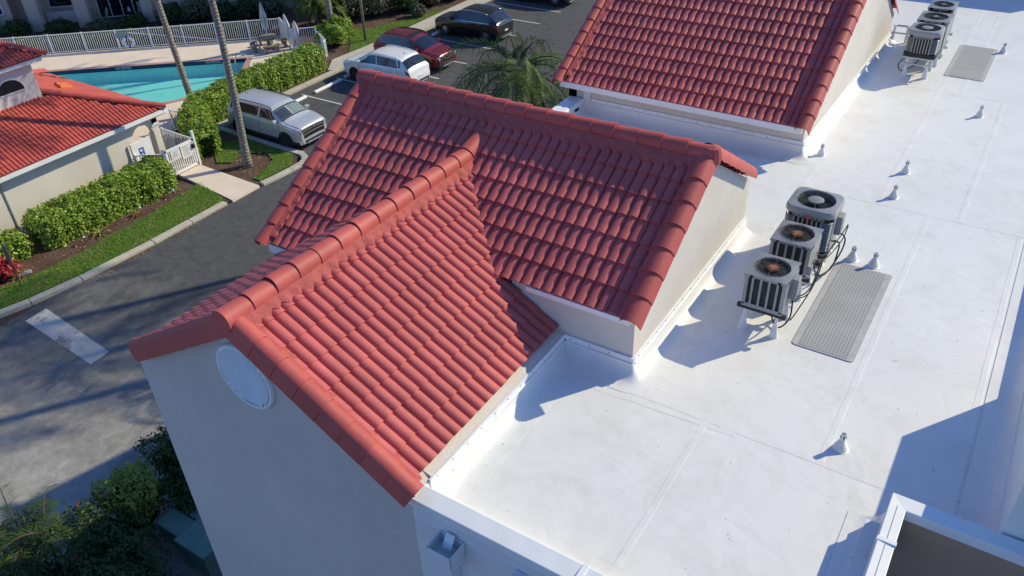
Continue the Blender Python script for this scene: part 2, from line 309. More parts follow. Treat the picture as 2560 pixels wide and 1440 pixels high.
# ================================================================ main building
B=thing('apartment_building','long cream block with red tile gables around a white flat roof','building',(0,5,0))
TAN=.6; CO=1/math.sqrt(1+TAN*TAN); SI=TAN*CO; EXP=.356; TW=.333
def prof():
    pts=[]
    for b in range(2):
        for k in range(11):
            s=(1-math.cos(k/10*PI))/2; h=.05*max(0,1-abs(2*s-1)**3.0)
            pts.append((b*TW/2+s*(TW/2)*(.97 if b else 1.),h))
    return pts
PRO=prof()
def tiles(mb,o,u,v,width,rows,v0=0,u0=0,keep=None,vmax=1e9):
    o=Vector(o);u=Vector(u);v=Vector(v);n=u.cross(v).normalized()
    if n.z<0: n=-n
    nc=math.ceil((width)/TW)
    for r in range(rows):
        off=(TW/2 if False else 0)
        for c in range(nc):
            ub=u0+c*TW+random.uniform(-.004,.004); vb=v0+r*EXP+random.uniform(-.006,.006); dz=random.uniform(-.003,.004); tw=random.uniform(-.004,.004)
            if c*TW>width-.05: continue
            if keep and not keep(ub+TW/2,vb+.2): continue
            if vb>vmax-.08: continue
            ve=min(vb+EXP+.03,vmax)
            A=[];Bk=[];D=[]
            for (x,h) in PRO:
                if c*TW+x>width+.02: x=width-c*TW
                A.append(o+u*(ub+x)+v*(vb+tw*x/TW)+n*(.037+h+dz)); Bk.append(o+u*(ub+x)+v*ve+n*(.006+h*.96+dz)); D.append(o+u*(ub+x)+v*(vb+.004)+n*(.012+h*.8+dz))
            k=len(A); mb.add(A+Bk+D,[(i,i+1,k+i+1,k+i) for i in range(k-1)]+[(2*k+i,2*k+i+1,i+1,i) for i in range(k-1)],0,random.random())
def caps(mb,p0,p1,r=.135,wd=1.,ex=.37,side=None,drop=0,up=(0,0,1)):
    """lapped half round tiles from p0 to p1; each lower end covers the next"""
    p0=Vector(p0);p1=Vector(p1);L=(p1-p0).length;d=(p1-p0).normalized();n=max(1,round(L/ex));ex=L/n
    s=d.cross(Vector(up)).normalized(); nn=s.cross(d)
    for i in range(n):
        a=p0+d*(i*ex-.0); b=a+d*(ex+.05); j=random.uniform(-.008,.008)
        m=11; rings=[]
        for q,(sc_,lf) in ((a,(1.04,.014)),(b,(.95,0.)),):
            ring=[]
            if drop: # barge tile: round shoulder with flange hanging on one side
                for k in range(m-2):
                    g=PI*k/(m-3)*.86
                    ring.append(q+s*side*(-r*sc_*math.cos(g)*.95)*1+nn*(r*sc_*math.sin(g)*.8+lf))
                e=ring[-1]; ring.append(q+s*side*(r*sc_*1.02)+nn*(-drop*.35+lf)); ring.append(q+s*side*(r*sc_*1.03)+nn*(-drop+lf))
            else:
                for k in range(m):
                    g=PI*(k/(m-1)*1.16-.08); ring.append(q+s*(-r*sc_*math.cos(g)*wd)+nn*(r*sc_*math.sin(g)+lf+j))
            rings.append(ring)
        k=len(rings[0]); inn=[]
        for ring,q in zip(rings,(a,b)): inn.append([x+(q-x).normalized()*.018 for x in ring])
        V=rings[0]+rings[1]+inn[0]; mb.add(V,[(t_,t_+1,k+t_+1,k+t_) for t_ in range(k-1)]+[(2*k+t_,2*k+t_+1,t_+1,t_) for t_ in range(k-1)],0,random.random())
    # closed ends
    for q,dd,scl in ((p0,-1,1.04),(p1+d*.05,1,.95)):
        if drop: continue
        ring=[q+s*(-r*scl*math.cos(PI*(k/10*1.16-.08))*wd)+nn*(r*scl*math.sin(PI*(k/10*1.16-.08))+.0) for k in range(11)]
        mb.add(ring,[tuple(range(11))],0,.5)
def mortar(mb,p0,p1,inw,outw,lift,dn,seg=.028):
    """lumpy pointing: dn = direction across, from inw to scalloped outw"""
    p0=Vector(p0);p1=Vector(p1);dn=Vector(dn);L=(p1-p0).length;n=int(L/seg);nrm=(p1-p0).cross(dn).normalized()
    if nrm.z<0:nrm=-nrm
    rows=[]; ph=random.random()*6
    for i in range(n+1):
        p=p0.lerp(p1,i/n); q=i*seg; w=outw*(1+.13*math.sin(q/TW*4*PI)+.07*math.sin(q*5.3+ph)+.05*math.sin(q*17+ph)); j=.006*math.sin(q*11+ph)+.004*math.sin(q*29)
        rows.append([p+dn*inw+nrm*(lift+.02),p+dn*(inw+(w-inw)*.5)+nrm*(lift+j),p+dn*(inw+(w-inw)*.88)+nrm*(lift*.85+j),p+dn*w+nrm*(lift*.4),p+dn*(w+.015)-nrm*.03])
    mb.grid(rows)
def wallpoly(name,pts,d,mat,par=B): return obj(name,MB().extrude(pts,d),mat,par)
# --- flat roof deck and outer walls
fl=MB(); pts=[(-1.12,-3.36),(3.5,-3.36),(3.5,-.92),(13,-.92),(13,24.5),(-5.2,24.5),(-5.2,4.0),(-1.12,0.2)]
fl.prism(pts,ZR-.25,ZR); flat=obj('flat_roof',fl,M['memb'],B)
sm=MB()
def seam(x0,y0,x1,y1,wd=.07):
    d=Vector((x1-x0,y1-y0)).normalized(); n=Vector((-d.y,d.x))*wd/2; L=math.hypot(x1-x0,y1-y0); k=max(2,int(L/.25)); P=[]
    for i in range(k+1):
        c=Vector((x0,y0)).lerp(Vector((x1,y1)),i/k)+Vector((random.uniform(-.006,.006),random.uniform(-.006,.006)))
        P.append([(c.x-n.x*1.5,c.y-n.y*1.5,ZR+.001),(c.x-n.x,c.y-n.y,ZR+.0025+random.uniform(0,.0012)),(c.x+n.x,c.y+n.y,ZR+.0025+random.uniform(0,.0012)),(c.x+n.x*1.08,c.y+n.y*1.08,ZR+.001)])
    sm.grid(P)
for (x0,y0,x1,y1) in ((.06,-.35,4.3,-.35),(.35,.1,.35,4.5),(-.7,-3.1,-.7,-.35),(-.72,-.55,1.6,-.42),(.3,6.4,4.3,6.4),(2.62,-.35,2.62,6.4),(1.75,6.4,1.75,19.5),(.4,4.6,.4,12.6),(.45,12.4,4.3,12.4),(3.1,6.4,3.1,12.4),(-4.4,5.2,-.3,5.2),(1.2,-3.1,1.2,-.35),(4.05,-.55,4.05,6.3),(2.2,12.4,2.2,22)): seam(x0,y0,x1,y1)
obj('membrane_seam',sm,M['memb'],flat)
pt=MB()
PZ=[0]
def patch(x,y,a=0,w=.17,h=.13):
    PZ[0]+=1
    pts=[]
    for cx,cy,g in ((w,h,0),(-w,h,1),(-w,-h,2),(w,-h,3)):
        for k in range(4):
            q=g*PI/2+k*PI/6; pts.append(Vector((cx+.05*math.cos(q)-.0,cy+.05*math.sin(q))))
    c,s=math.cos(a),math.sin(a); pt.prism([(x+p.x*c-p.y*s,y+p.x*s+p.y*c) for p in pts],ZR+.008,ZR+.0085+PZ[0]*.0004)
for q in (): pt=MB(); patch(*q); obj('membrane_patch',pt,M['memb'],flat)

# outer walls below the roof
obj('wall',MB().box(-1.12,3.46,-3.46,-3.3,0,T-.14),M['whitest'],B); obj('wall',MB().box(3.3,3.62,-3.3,-1.06,0,T-.14),M['whitest'],B)
obj('wall',MB().box(-5.15,13,.3,24.6,0,ZR-.26),M['shadebrown'],B); obj('wall',MB().box(3.63,13,-1.066,-.94,0,TR-.12),M['shadebrown'],B)
# front parapet + recess parapet with metal coping
obj('parapet',MB().box(-1.12,3.64,-3.455,-3.3,ZR-.1,T-.03).box(3.47,3.62,-3.3,-1.06,ZR-.1,TR-.03).box(3.47,13,-1.055,-.9,ZR-.1,TR-.031),M['memb'],B)
cp=MB()
cp.add([(-1.2,-3.5,T-.02),(3.6,-3.5,T-.02),(3.47,-3.28,T+.012),(-1.2,-3.28,T+.012),(-1.2,-3.5,T-.14),(3.6,-3.5,T-.14),(-1.2,-3.28,T-.05),(3.47,-3.28,T-.05)],[(0,1,2,3),(0,4,5,1),(3,2,7,6),(0,3,6,4)])
cp.add([(3.46,-3.28,TR+.012),(3.63,-3.4,TR+.0),(3.63,-1.07,TR),(3.46,-.89,TR+.012),(3.46,-3.28,TR-.06),(3.63,-3.4,TR-.13),(3.63,-1.07,TR-.13),(3.46,-.89,TR-.06)],[(0,1,2,3),(1,5,6,2),(0,3,7,4)])
cp.add([(3.46,-.89,TR+.0122),(3.63,-1.075,TR+.0003),(13,-1.075,TR),(13,-.89,TR+.012),(3.46,-.889,TR-.06),(3.63,-1.076,TR-.13),(13,-1.076,TR-.13),(13,-.889,TR-.06)],[(0,1,2,3),(1,5,6,2),(0,3,7,4)])
coping=obj('coping',cp,M['wmetal'],B,bevel=.008)
obj('coping_joint',MB().box(1.0,1.06,-3.505,-3.27,T-.03,T+.02),M['wmetal'],coping); obj('coping_joint',MB().box(3.45,3.64,-1.6,-1.55,TR-.03,TR+.019),M['wmetal'],coping); obj('coping_seam',MB().box(3.54,3.546,-3.2,-1.05,TR+.002,TR+.012),M['steel'],coping)
# coved base flashing + termination bars
CZ=[0]
def cove(mb,p0,p1,n,top=T-.01,r=.2,z0=ZR,ext0=0,ext1=0):
    CZ[0]+=1; z0=z0+CZ[0]*.0006
    p0=Vector((*p0,0));p1=Vector((*p1,0));n=Vector((*n,0)); d=(p1-p0).normalized(); p0=p0-d*ext0; p1=p1+d*ext1
    k=max(2,int((p1-p0).length/.3)); P=[]
    for i in range(k+1):
        c=p0.lerp(p1,i/k); row=[c-n*.004+Vector((0,0,top+.004)),c+n*.014+Vector((0,0,top)),c+n*.016+Vector((0,0,z0+r*1.0))]
        for j in range(1,9):
            g=PI/2*j/8; row.append(c+n*(.016+r*(1-math.cos(g))*1.15)+Vector((0,0,z0+.003+r*(1-math.sin(g)))))
        row.append(c+n*(.016+r*1.15+.1)+Vector((0,0,z0+.003))); P.append(row)
    mb.grid(P)
cv=MB()
for a,b,n in (((0,-.07),(0,4.3),(1,0)),((-1.06,-.07),(0.0,-.07),(0,-1)),((-1.06,-3.3),(-1.06,-.07),(1,0)),((0,7.6),(0,15.4),(1,0)),((-4.9,7.6),(0,7.6),(0,-1)),((-4.9,4.3),(-4.9,7.6),(1,0)),((0,4.3),(-4.9,4.3),(0,1)),((-1.06,-3.3),(3.47,-3.3),(0,1)),((3.47,-3.3),(3.47,-.9),(-1,0)),((3.47,-.9),(4.5,-.9),(0,1)),((4.5,-.7),(4.5,24),(-1,0))):
    cove(cv,a,b,n,top=T-.01 if n!=(0,1) or a[0]==0 else T-.04,r=.22)
for (cx,cy) in ((0,-.07),(0,7.6)):
    P=[]
    for i in range(9):
        a=-PI/2+PI/2*i/8; n=Vector((math.cos(a),math.sin(a),0)); c=Vector((cx,cy,0)); row=[c+n*.012+Vector((0,0,T-.01)),c+n*.016+Vector((0,0,ZR+.22))]
        for j in range(1,9):
            g=PI/2*j/8; row.append(c+n*(.016+.22*(1-math.cos(g))*1.15)+Vector((0,0,ZR+.004+.22*(1-math.sin(g)))))
        row.append(c+n*(.016+.22*1.15+.1)+Vector((0,0,ZR+.0025))); P.append(row)
    cv.grid(P)
obj('base_flashing',cv,M['memb'],B,smooth=True)
def tbar(mb,sc_,p0,p1,n,z=T-.015):
    p0=Vector((*p0,0));p1=Vector((*p1,0));n=Vector((*n,0));d=(p1-p0);L=d.length;d.normalize()
    def bx(a,b,o0,o1,z0,z1,m):
        q=[a+n*o0,b+n*o0,b+n*o1,a+n*o1]; m.add([(p.x,p.y,z0) for p in q]+[(p.x,p.y,z1) for p in q],[(0,1,2,3),(4,5,6,7),(0,1,5,4),(1,2,6,5),(2,3,7,6),(3,0,4,7)])
    bx(p0,p1,.005,.034,z-.035,z+.045,mb); bx(p0,p1,.005,.06,z-.05,z-.036,mb)
    k=int(L/.3)
    for i in range(k):
        c=p0+d*(.12+i*.3); bx(c-d*.009,c+d*.009,.0342,.038,z-.006,z+.012,mb); mb.m[-6:]=[1]*6
tb=MB(); ts=MB()
for a,b,n in (((0,-.07),(0,4.28),(1,0)),((-1.06,-.07),(0.03,-.07),(0,-1)),((-1.06,-3.2),(-1.06,-.1),(1,0)),((0,7.6),(0,15.3),(1,0)),((-4.72,7.6),(0.03,7.6),(0,-1))): tb=MB(); tbar(tb,ts,a,b,n); obj('termination_bar',tb,[M['wmetal'],M['acgrey']],B)

# alcove pilaster / parapets behind the middle gable
obj('parapet',MB().box(-5.2,-4.9,4.2,8.3,ZR-.2,T-.02),M['memb'],B)
obj('coping',MB().box(-5.24,-4.86,4.2,7.55,T-.1,T+.02),M['wmetal'],B,bevel=.03)
obj('wall',MB().box(-4.9,-4.74,7.56,7.7,ZR-.1,9.5),M['memb'],B)
obj('scupper',MB().box(-4.9,-4.86,7.1,7.26,ZR+.06,ZR+.2),M['coil'],B)
# ---------------- front gable (ridge along y)
def gable_roof(name,lab): 
    o=thing(name,lab,'x'); 
    for k in ('label','category'): del o[k]
    return o
XR=-3.56; ZF=10.85
pr=[(-6.0,-3.456,0),(-1.06,-3.456,0),(-1.06,-3.456,9.3),(XR,-3.456,10.79),(-6.0,-3.456,9.32)]
wallpoly('gable_wall',pr,(0,.3,0),M['grey'])
wallpoly('wall',[(-6.0,-3.156,0),(-5.8,-3.156,0),(-5.8,-3.156,9.4),(-6.0,-3.156,9.31)],(0,4.5,0),M['grey'])
wallpoly('wall',[(-1.30,-3.156,8.6),(-1.06,-3.156,8.6),(-1.06,-3.156,9.335),(-1.30,-3.156,9.42)],(0,3.15,0),M['cream'])
tl=MB(); yl=-3.4
SLF=(XR-(-1.08))*-1/CO
tiles(tl,(-1.16,yl,ZF-TAN*(-1.16-XR)-.02),(0,1,0),(-CO,0,SI),5.4,9,0,vmax=2.75)
tiles(tl,(-5.9,yl,ZF-TAN*(XR+5.9)-.02),(0,1,0),(CO,0,SI),5.4,9,0,vmax=2.68)
front=obj('tile_roof',tl,M['tile'],B,smooth=40)
# underlay so no gaps show between tiles
def deck(par,pts): obj('roof_deck',MB().poly(pts),M['mortar'],par)
deck(front,[(-1.2,yl,ZF-TAN*(-1.2-XR)-.03),(-1.2,2,ZF-TAN*(-1.2-XR)-.03),(XR,2,ZF-.03),(XR,yl,ZF-.03)]); deck(front,[(-5.9,yl,ZF-TAN*(XR+5.9)-.03),(-5.9,2,ZF-TAN*(XR+5.9)-.03),(XR,2,ZF-.03),(XR,yl,ZF-.03)])
c=MB(); caps(c,(XR,-3.58,ZF+.04),(XR,1.3,ZF+.05),.143); caps(c,(XR,1.27,ZF+.05),(XR,1.8,ZF+.21),.143,ex=.5); c.lathe([(0,0),(.152,0),(.152,.02),(0,.02)],(XR,-3.6,ZF+.045),28,ax='y'); c.box(XR-.1,XR+.1,-3.59,-3.5,ZF-.16,ZF); obj('ridge_tile',c,M['cap'],front,smooth=50)
c=MB(); mortar(c,(XR,-3.5,ZF),(XR,1.7,ZF),.1,.27,.075,(CO,0,-SI)); mortar(c,(XR,-3.5,ZF),(XR,1.7,ZF),.1,.25,.075,(-CO,0,-SI))
mortar(c,(-1.1,-3.36,ZF-TAN*(-1.1-XR)+.0),(XR+.12,-3.36,ZF-.06),.0,.1,.04,(0,1,0)); c.lathe([(.0,.1),(.14,.1),(.19,.0),(.16,-.12)],(XR,1.83,ZF+.24),12); obj('mortar',c,M['mortar'],front)
c=MB()
zr_=lambda x:ZF-TAN*abs(x-XR)
caps(c,(-1.02,-3.47,zr_(-1.02)+.045),(XR+.1,-3.47,zr_(XR+.1)+.045),.125,side=-1,drop=.2); obj('barge_tile',c,M['cap'],front,smooth=50); c=MB(); caps(c,(-5.9,-3.47,zr_(-5.9)+.045),(XR-.1,-3.47,zr_(XR-.1)+.045),.125,side=1,drop=.2); obj('barge_tile',c,M['cap'],front,smooth=50)
# round louvred vent
v=MB(); v.lathe([(.0,0),(.48,0),(.48,.035),(.465,.055),(.425,.055),(.42,.004),(.0,.004)],(0,0,0),40,ax='y')
for p in range(len(v.v)): x,y,z=v.v[p]; v.v[p]=(x-3.58,-3.456-y,z+9.97)
vent=obj('gable_vent',v,M['wpaint'],B,smooth=35)
lv=MB()
for i in range(11):
    z=9.97-.36+i*.072; hw=math.sqrt(max(0,.421**2-(z-9.97+.01)**2))
    if hw>.05: lv.add([(-3.58-hw,-3.464,z+.055),(-3.58+hw,-3.464,z+.055),(-3.58+hw,-3.525,z+.008),(-3.58-hw,-3.525,z+.008),(-3.58-hw,-3.525,z-.004),(-3.58+hw,-3.525,z-.004),(-3.58-hw,-3.466,z+.0),(-3.58+hw,-3.466,z+.0)],[(0,1,2,3),(3,2,5,4),(4,5,7,6)])
bk=MB(); bk.lathe([(0,0),(.4,0),(.4,.002),(0,.002)],(-3.58,-3.463,9.97),32,ax='y'); obj('dark_backing',bk,M['coil'],vent)  # dark disc added so the gaps between slats look shaded
obj('louvre',lv,M['wpaint'],vent)
# ---------------- middle gable (ridge along x)
YM=2.1; ZM=11.35; zm=lambda y:ZM-TAN*abs(y-YM)
wallpoly('gable_wall',[(0,-.07,8.7),(0,4.27,8.7),(0,4.27,zm(4.27)-.03),(0,YM,ZM-.03),(0,-.07,zm(-.07)-.03)],(-.2,0,0),M['cream'])
wallpoly('wall',[(-1.06,-.07,8.7),(-.2,-.07,8.7),(-.2,-.07,9.96),(-1.06,-.07,9.96)],(0,.2,0),M['cream'])
mb=MB(); mb.extrude([(-1.9,-.075,9.3),(-1.06,-.075,9.3),(-1.06,-.075,9.96),(-1.9,-.075,9.96)],(0,.2,0)); obj('wall',mb,M['cream'],B)
wallpoly('gable_wall',[(-6.1,-.55,0),(-6.1,4.3,0),(-6.1,4.3,zm(4.3)-.05),(-6.1,YM,ZM-.05),(-6.1,-.55,zm(-.55)-.05)],(.2,0,0),M['grey'])
wallpoly('wall',[(-6.08,-.55,0),(-5.2,-.55,0),(-5.2,-.55,9.65),(-6.08,-.55,9.65)],(0,.2,0),M['grey'])
wallpoly('wall',[(-6.0,4.25,8.5),(-.01,4.25,8.5),(-.01,4.25,9.95),(-6.0,4.25,9.95)],(0,-.2,0),M['cream'])
tl=MB(); x0=-6.2
tiles(tl,(x0,-.15,zm(-.15)-.02),(1,0,0),(0,CO,SI),6.24,8,0,vmax=2.58)
tiles(tl,(x0,-.15,zm(-.15)-.02),(1,0,0),(0,CO,SI),3.2,2,-2*EXP)
tiles(tl,(x0,4.22,zm(4.22)-.02),(1,0,0),(0,-CO,SI),6.14,8,0,vmax=2.42)
mid=obj('tile_roof',tl,M['tile'],B,smooth=40)
deck(mid,[(x0,-.74,zm(-.74)-.03),(-3.3,-.74,zm(-.74)-.03),(-3.3,YM,ZM-.03),(x0,YM,ZM-.03)]); deck(mid,[(-3.3,-.1,zm(-.1)-.03),(0,-.1,zm(-.1)-.03),(0,YM,ZM-.03),(-3.3,YM,ZM-.03)]); deck(mid,[(x0,4.3,zm(4.3)-.03),(0,4.3,zm(4.3)-.03),(0,YM,ZM-.03),(x0,YM,ZM-.03)])
c=MB(); caps(c,(.08,YM,ZM+.05),(-6.3,YM,ZM+.05),.132); obj('ridge_tile',c,M['cap'],mid,smooth=50)
c=MB(); mortar(c,(-6.2,YM,ZM),(0,YM,ZM),.1,.3,.08,(0,-CO,-SI)); mortar(c,(-6.2,YM,ZM),(0,YM,ZM),.1,.27,.08,(0,CO,-SI)); mortar(c,(-6.1,-.7,zm(-.7)+.02),(-6.1,YM-.15,ZM-.1),.0,.1,.07,(1,0,0)); mortar(c,(-.1,-.15,zm(-.15)+.0),(-.1,YM-.15,ZM-.1),.0,.13,.03,(-1,0,0)); c.lathe([(.0,.12),(.1,.1),(.13,.0),(.12,-.12)],(.05,YM,ZM+.07),12); obj('mortar',c,M['mortar'],mid)
c=MB(); caps(c,(-.005,-.24,zm(-.24)+.05),(-.005,YM-.08,zm(YM-.08)+.05),.138,side=1,drop=.1); obj('barge_tile',c,M['cap'],mid,smooth=50); c=MB(); caps(c,(-.03,4.22,zm(4.22)+.07),(-.03,YM+.02,zm(YM+.02)+.09),.15,side=-1,drop=.07); obj('barge_tile',c,M['cap'],mid,smooth=50); c=MB()
caps(c,(-6.2,-.86,zm(-.86)+.05),(-6.2,YM-.08,zm(YM-.08)+.05),.13,side=-1,drop=.12); obj('barge_tile',c,M['cap'],mid,smooth=50); c=MB(); caps(c,(-6.2,4.44,zm(4.44)+.05),(-6.2,YM+.08,zm(YM+.08)+.05),.13,side=1,drop=.12); obj('barge_tile',c,M['cap'],mid,smooth=50)
obj('fascia',MB().box(-1.6,-.02,-.19,-.1,9.93,10.005),M['wmetal'],mid); obj('fascia',MB().box(-6.15,-5.,-.76,-.64,9.45,9.6),M['wmetal'],mid)
# ---------------- far gable (ridge along x)
YN=11.4; ZN=12.07; zn=lambda y:ZN-TAN*abs(y-YN)
wallpoly('gable_wall',[(0,7.6,8.7),(0,15.2,8.7),(0,15.2,zn(15.2)-.03),(0,YN,ZN-.03),(0,7.6,zn(7.6)-.03)],(-.2,0,0),M['cream'])
wallpoly('wall',[(-4.74,7.6,8.7),(-.2,7.6,8.7),(-.2,7.6,9.72),(-4.74,7.6,9.72)],(0,.2,0),M['cream'])
wallpoly('wall',[(-5.3,7.6,0),(-4.9,7.6,0),(-4.9,7.6,9.72),(-5.3,7.6,9.72)],(0,.2,0),M['grey'])
wallpoly('gable_wall',[(-5.3,7.6,0),(-5.3,15.2,0),(-5.3,15.2,zn(15.2)-.05),(-5.3,YN,ZN-.05),(-5.3,7.6,zn(7.6)-.05)],(.2,0,0),M['grey'])
tl=MB(); x0=-5.45
tiles(tl,(x0,7.4,zn(7.4)-.02),(1,0,0),(0,CO,SI),5.5,14,0,vmax=4.62); tiles(tl,(x0,15.4,zn(15.4)-.02),(1,0,0),(0,-CO,SI),5.4,14,0,vmax=4.62)
far=obj('tile_roof',tl,M['tile'],B,smooth=40)
deck(far,[(x0,7.45,zn(7.45)-.03),(0,7.45,zn(7.45)-.03),(0,YN,ZN-.03),(x0,YN,ZN-.03)]); deck(far,[(x0,15.3,zn(15.3)-.03),(0,15.3,zn(15.3)-.03),(0,YN,ZN-.03),(x0,YN,ZN-.03)])
c=MB(); caps(c,(.08,YN,ZN+.05),(-5.6,YN,ZN+.05),.132); obj('ridge_tile',c,M['cap'],far,smooth=50)
c=MB(); mortar(c,(-5.3,7.5,zn(7.5)+.02),(-5.3,YN-.15,ZN-.1),.0,.1,.07,(1,0,0)); mortar(c,(-.1,7.5,zn(7.5)),(-.1,YN-.15,ZN-.1),.0,.13,.03,(-1,0,0)); mortar(c,(-5.4,YN,ZN),(0,YN,ZN),.1,.3,.08,(0,-CO,-SI)); obj('mortar',c,M['mortar'],far)
c=MB(); caps(c,(0.,7.3,zn(7.3)+.05),(0.,YN-.08,zn(YN-.08)+.05),.138,side=1,drop=.1); obj('barge_tile',c,M['cap'],far,smooth=50); c=MB(); caps(c,(-.045,15.3,zn(15.3)+.06),(-.045,YN+.08,zn(YN+.08)+.06),.13,side=-1,drop=.05); obj('barge_tile',c,M['cap'],far,smooth=50); c=MB()
caps(c,(-5.45,7.3,zn(7.3)+.05),(-5.45,YN-.08,zn(YN-.08)+.05),.13,side=-1,drop=.12); obj('barge_tile',c,M['cap'],far,smooth=50)
obj('fascia',MB().box(-5.4,-.01,7.36,7.46,9.56,9.69),M['wmetal'],far,bevel=.006)
# ---------------- right hand wing (mostly outside the frame)
obj('parapet',MB().box(4.5,4.8,2.25,24.5,ZR-.1,T-.02),M['memb'],B)
mb=MB(); mb.box(4.5,9,-.85,2.25,ZR-.2,10.36); obj('wall',mb,M['memb'],B)
mb=MB(); mb.box(-2,3.8,21.3,24.4,ZR-.1,10.64); obj('wall',mb,M['memb'],B)
# ---------------- conductor head on the front wall
c=MB()
x0,x1,y0,y1,z1=-.74,-.40,-3.74,-3.465,8.93
for a in ((x0,x1,y0,y0+.015),(x0,x0+.015,y0,y1),(x1-.015,x1,y0,y1),(x0,x1,y1-.012,y1)): c.box(*a,z1-.17,z1)
c.box(x0+.01,x1-.01,y0+.01,y1-.01,z1-.2,z1-.15); c.box(x0+.01,x1-.01,y0+.01,y1,z1-.3,z1-.2)
c.add([(x0+.04,y0+.04,z1-.3),(x1-.04,y0+.04,z1-.3),(x1-.04,y1,z1-.3),(x0+.04,y1,z1-.3),(x0+.1,y0+.12,z1-.46),(x1-.1,y0+.12,z1-.46),(x1-.1,y1,z1-.46),(x0+.1,y1,z1-.46)],[(0,1,5,4),(1,2,6,5),(3,0,4,7)])
ch=obj('conductor_head',c,M['whitest'],B,bevel=.006)
obj('downspout',MB().box(x0+.11,x1-.11,y0+.13,y1,0,z1-.45),M['whitest'],ch); obj('scupper_flap',MB().add([(-.62,-3.5,9.0),(-.5,-3.5,9.0),(-.5,-3.6,8.86),(-.62,-3.6,8.86),(-.62,-3.49,9.0),(-.5,-3.49,9.0),(-.5,-3.59,8.85),(-.62,-3.59,8.85)],[(0,1,2,3),(4,5,6,7),(2,3,7,6)]),M['wmetal'],ch)
obj('wall_light',MB().box(.28,.42,-3.6,-3.465,8.86,8.95).box(.31,.39,-3.56,-3.47,8.7,8.86),M['wpaint'],B,bevel=.01)
# ================================================================ pool and its deck
def holed(name,outer,hole,z,m):
    # sheet with a hole, stitched with a slit from outer[0] to hole[0]
    mb=MB(); pts=outer+[outer[0]]+[hole[0]]+hole[:0:-1]+[hole[0]]
    bm=bmesh.new(); vo=[bm.verts.new((*p,z)) for p in outer]; vh=[bm.verts.new((*p,z)) for p in hole]
    es=[bm.edges.new((v[i],v[(i+1)%len(v)])) for v in (vo,vh) for i in range(len(v))]
    bmesh.ops.triangle_fill(bm,edges=es,use_beauty=True)
    bm.verts.index_update(); mb.add([v.co[:] for v in bm.verts],[[v.index for v in f.verts] for f in bm.faces]); bm.free()
    o=obj(name,mb,m)
    if o.data.polygons[0].normal.z<0: o.data.flip_normals()
    return kind(o,'structure')
POOL=[(-47,14.6),(-36.08,23.4),(-34.28,21.23),(-34.4,17.4),(-34.9,16.35),(-37.2,13.6),(-41,12.6)]
_g=MB(); bx0,bx1,by0,by1=-52,-30,10,27
for a,b,c_,d_ in ((-300,bx0,-200,300),(bx1,200,-200,300),(bx0,bx1,-200,by0),(bx0,bx1,by1,300)): _g.poly([(a,c_,-.05),(b,c_,-.05),(b,d_,-.05),(a,d_,-.05)])
kind(obj('ground',_g,M['mulch']),'structure')
holed('ground',[(bx0,by0),(bx1,by0),(bx1,by1),(bx0,by1)],POOL,-.05,M['mulch'])
def grow(P,d):
    c=Vector((-39.5,17.8)); out=[]; n=len(P)
    for i in range(n):
        a=Vector(P[i-1]);b=Vector(P[i]);e=Vector(P[(i+1)%n]); n1=(b-a).normalized();n2=(e-b).normalized()
        m1=Vector((-n1.y,n1.x));m2=Vector((-n2.y,n2.x)); 
        if m1.dot(b-c)<0:m1=-m1
        if m2.dot(b-c)<0:m2=-m2
        out.append(tuple(b+(m1+m2)/(1+m1.dot(m2))*d))
    return out
CP=grow(POOL,.32)
holed('pool_deck',[(-52.5,14.3),(-37,27.2),(-35.2,26.3),(-33.3,27.3),(-32.5,26.2),(-32.6,23),(-32.6,15.2),(-29.3,12.9),(-27.3,12.5),(-27.3,11),(-37,10.4),(-52,10.4)],CP,.1,M['deck'])
t=NT('brick_coping'); br=t.n.new('ShaderNodeTexBrick'); br.inputs['Scale'].default_value=4; br.inputs['Color1'].default_value=(.42,.2,.17,1); br.inputs['Color2'].default_value=(.52,.28,.24,1); br.inputs['Mortar'].default_value=(.5,.42,.37,1); t.lk(t.co(),br.inputs[0]); M['coping']=t.base(br.outputs[0],.8)
o=holed('pool_coping',CP,POOL,.115,M['coping'])
t=NT('pool_plaster'); n=t.noise(2.5,4,.6,dist=1.5); M['plaster']=t.base(t.ramp(n,[(.3,(.36,.78,.75)),(.7,(.5,.88,.84))]),.7)
M['navy']=plain('navy_tile',(.02,.04,.1),.3)
mb=MB(); n=len(POOL); D=-.78
for i in range(n):
    a=POOL[i];b=POOL[(i+1)%n]
    mb.add([(*a,-.12),(*b,-.12),(*b,D),(*a,D)],[(0,1,2,3)],0); mb.add([(*a,.115),(*b,.115),(*b,-.12),(*a,-.12)],[(0,1,2,3)],1)
mb.add([(*p,D) for p in POOL],[tuple(range(n))],0)
kind(obj('pool_basin',mb,[M['plaster'],M['navy']],fixn=False),'structure')
t=NT('water'); n1=t.noise(2.4,3,.5,dist=.8); n2=t.noise(7,2); o=t.n['Material Output']; tr=t.n.new('ShaderNodeBsdfTransparent'); tr.inputs[0].default_value=(.68,.96,.95,1); gl=t.n.new('ShaderNodeBsdfGlossy'); gl.inputs['Roughness'].default_value=.05
bp=t.n.new('ShaderNodeBump'); bp.inputs['Strength'].default_value=.25; bp.inputs['Distance'].default_value=.05; t.lk(t.math('ADD',n1,n2),bp.inputs['Height']); t.lk(bp.outputs[0],gl.inputs['Normal'])
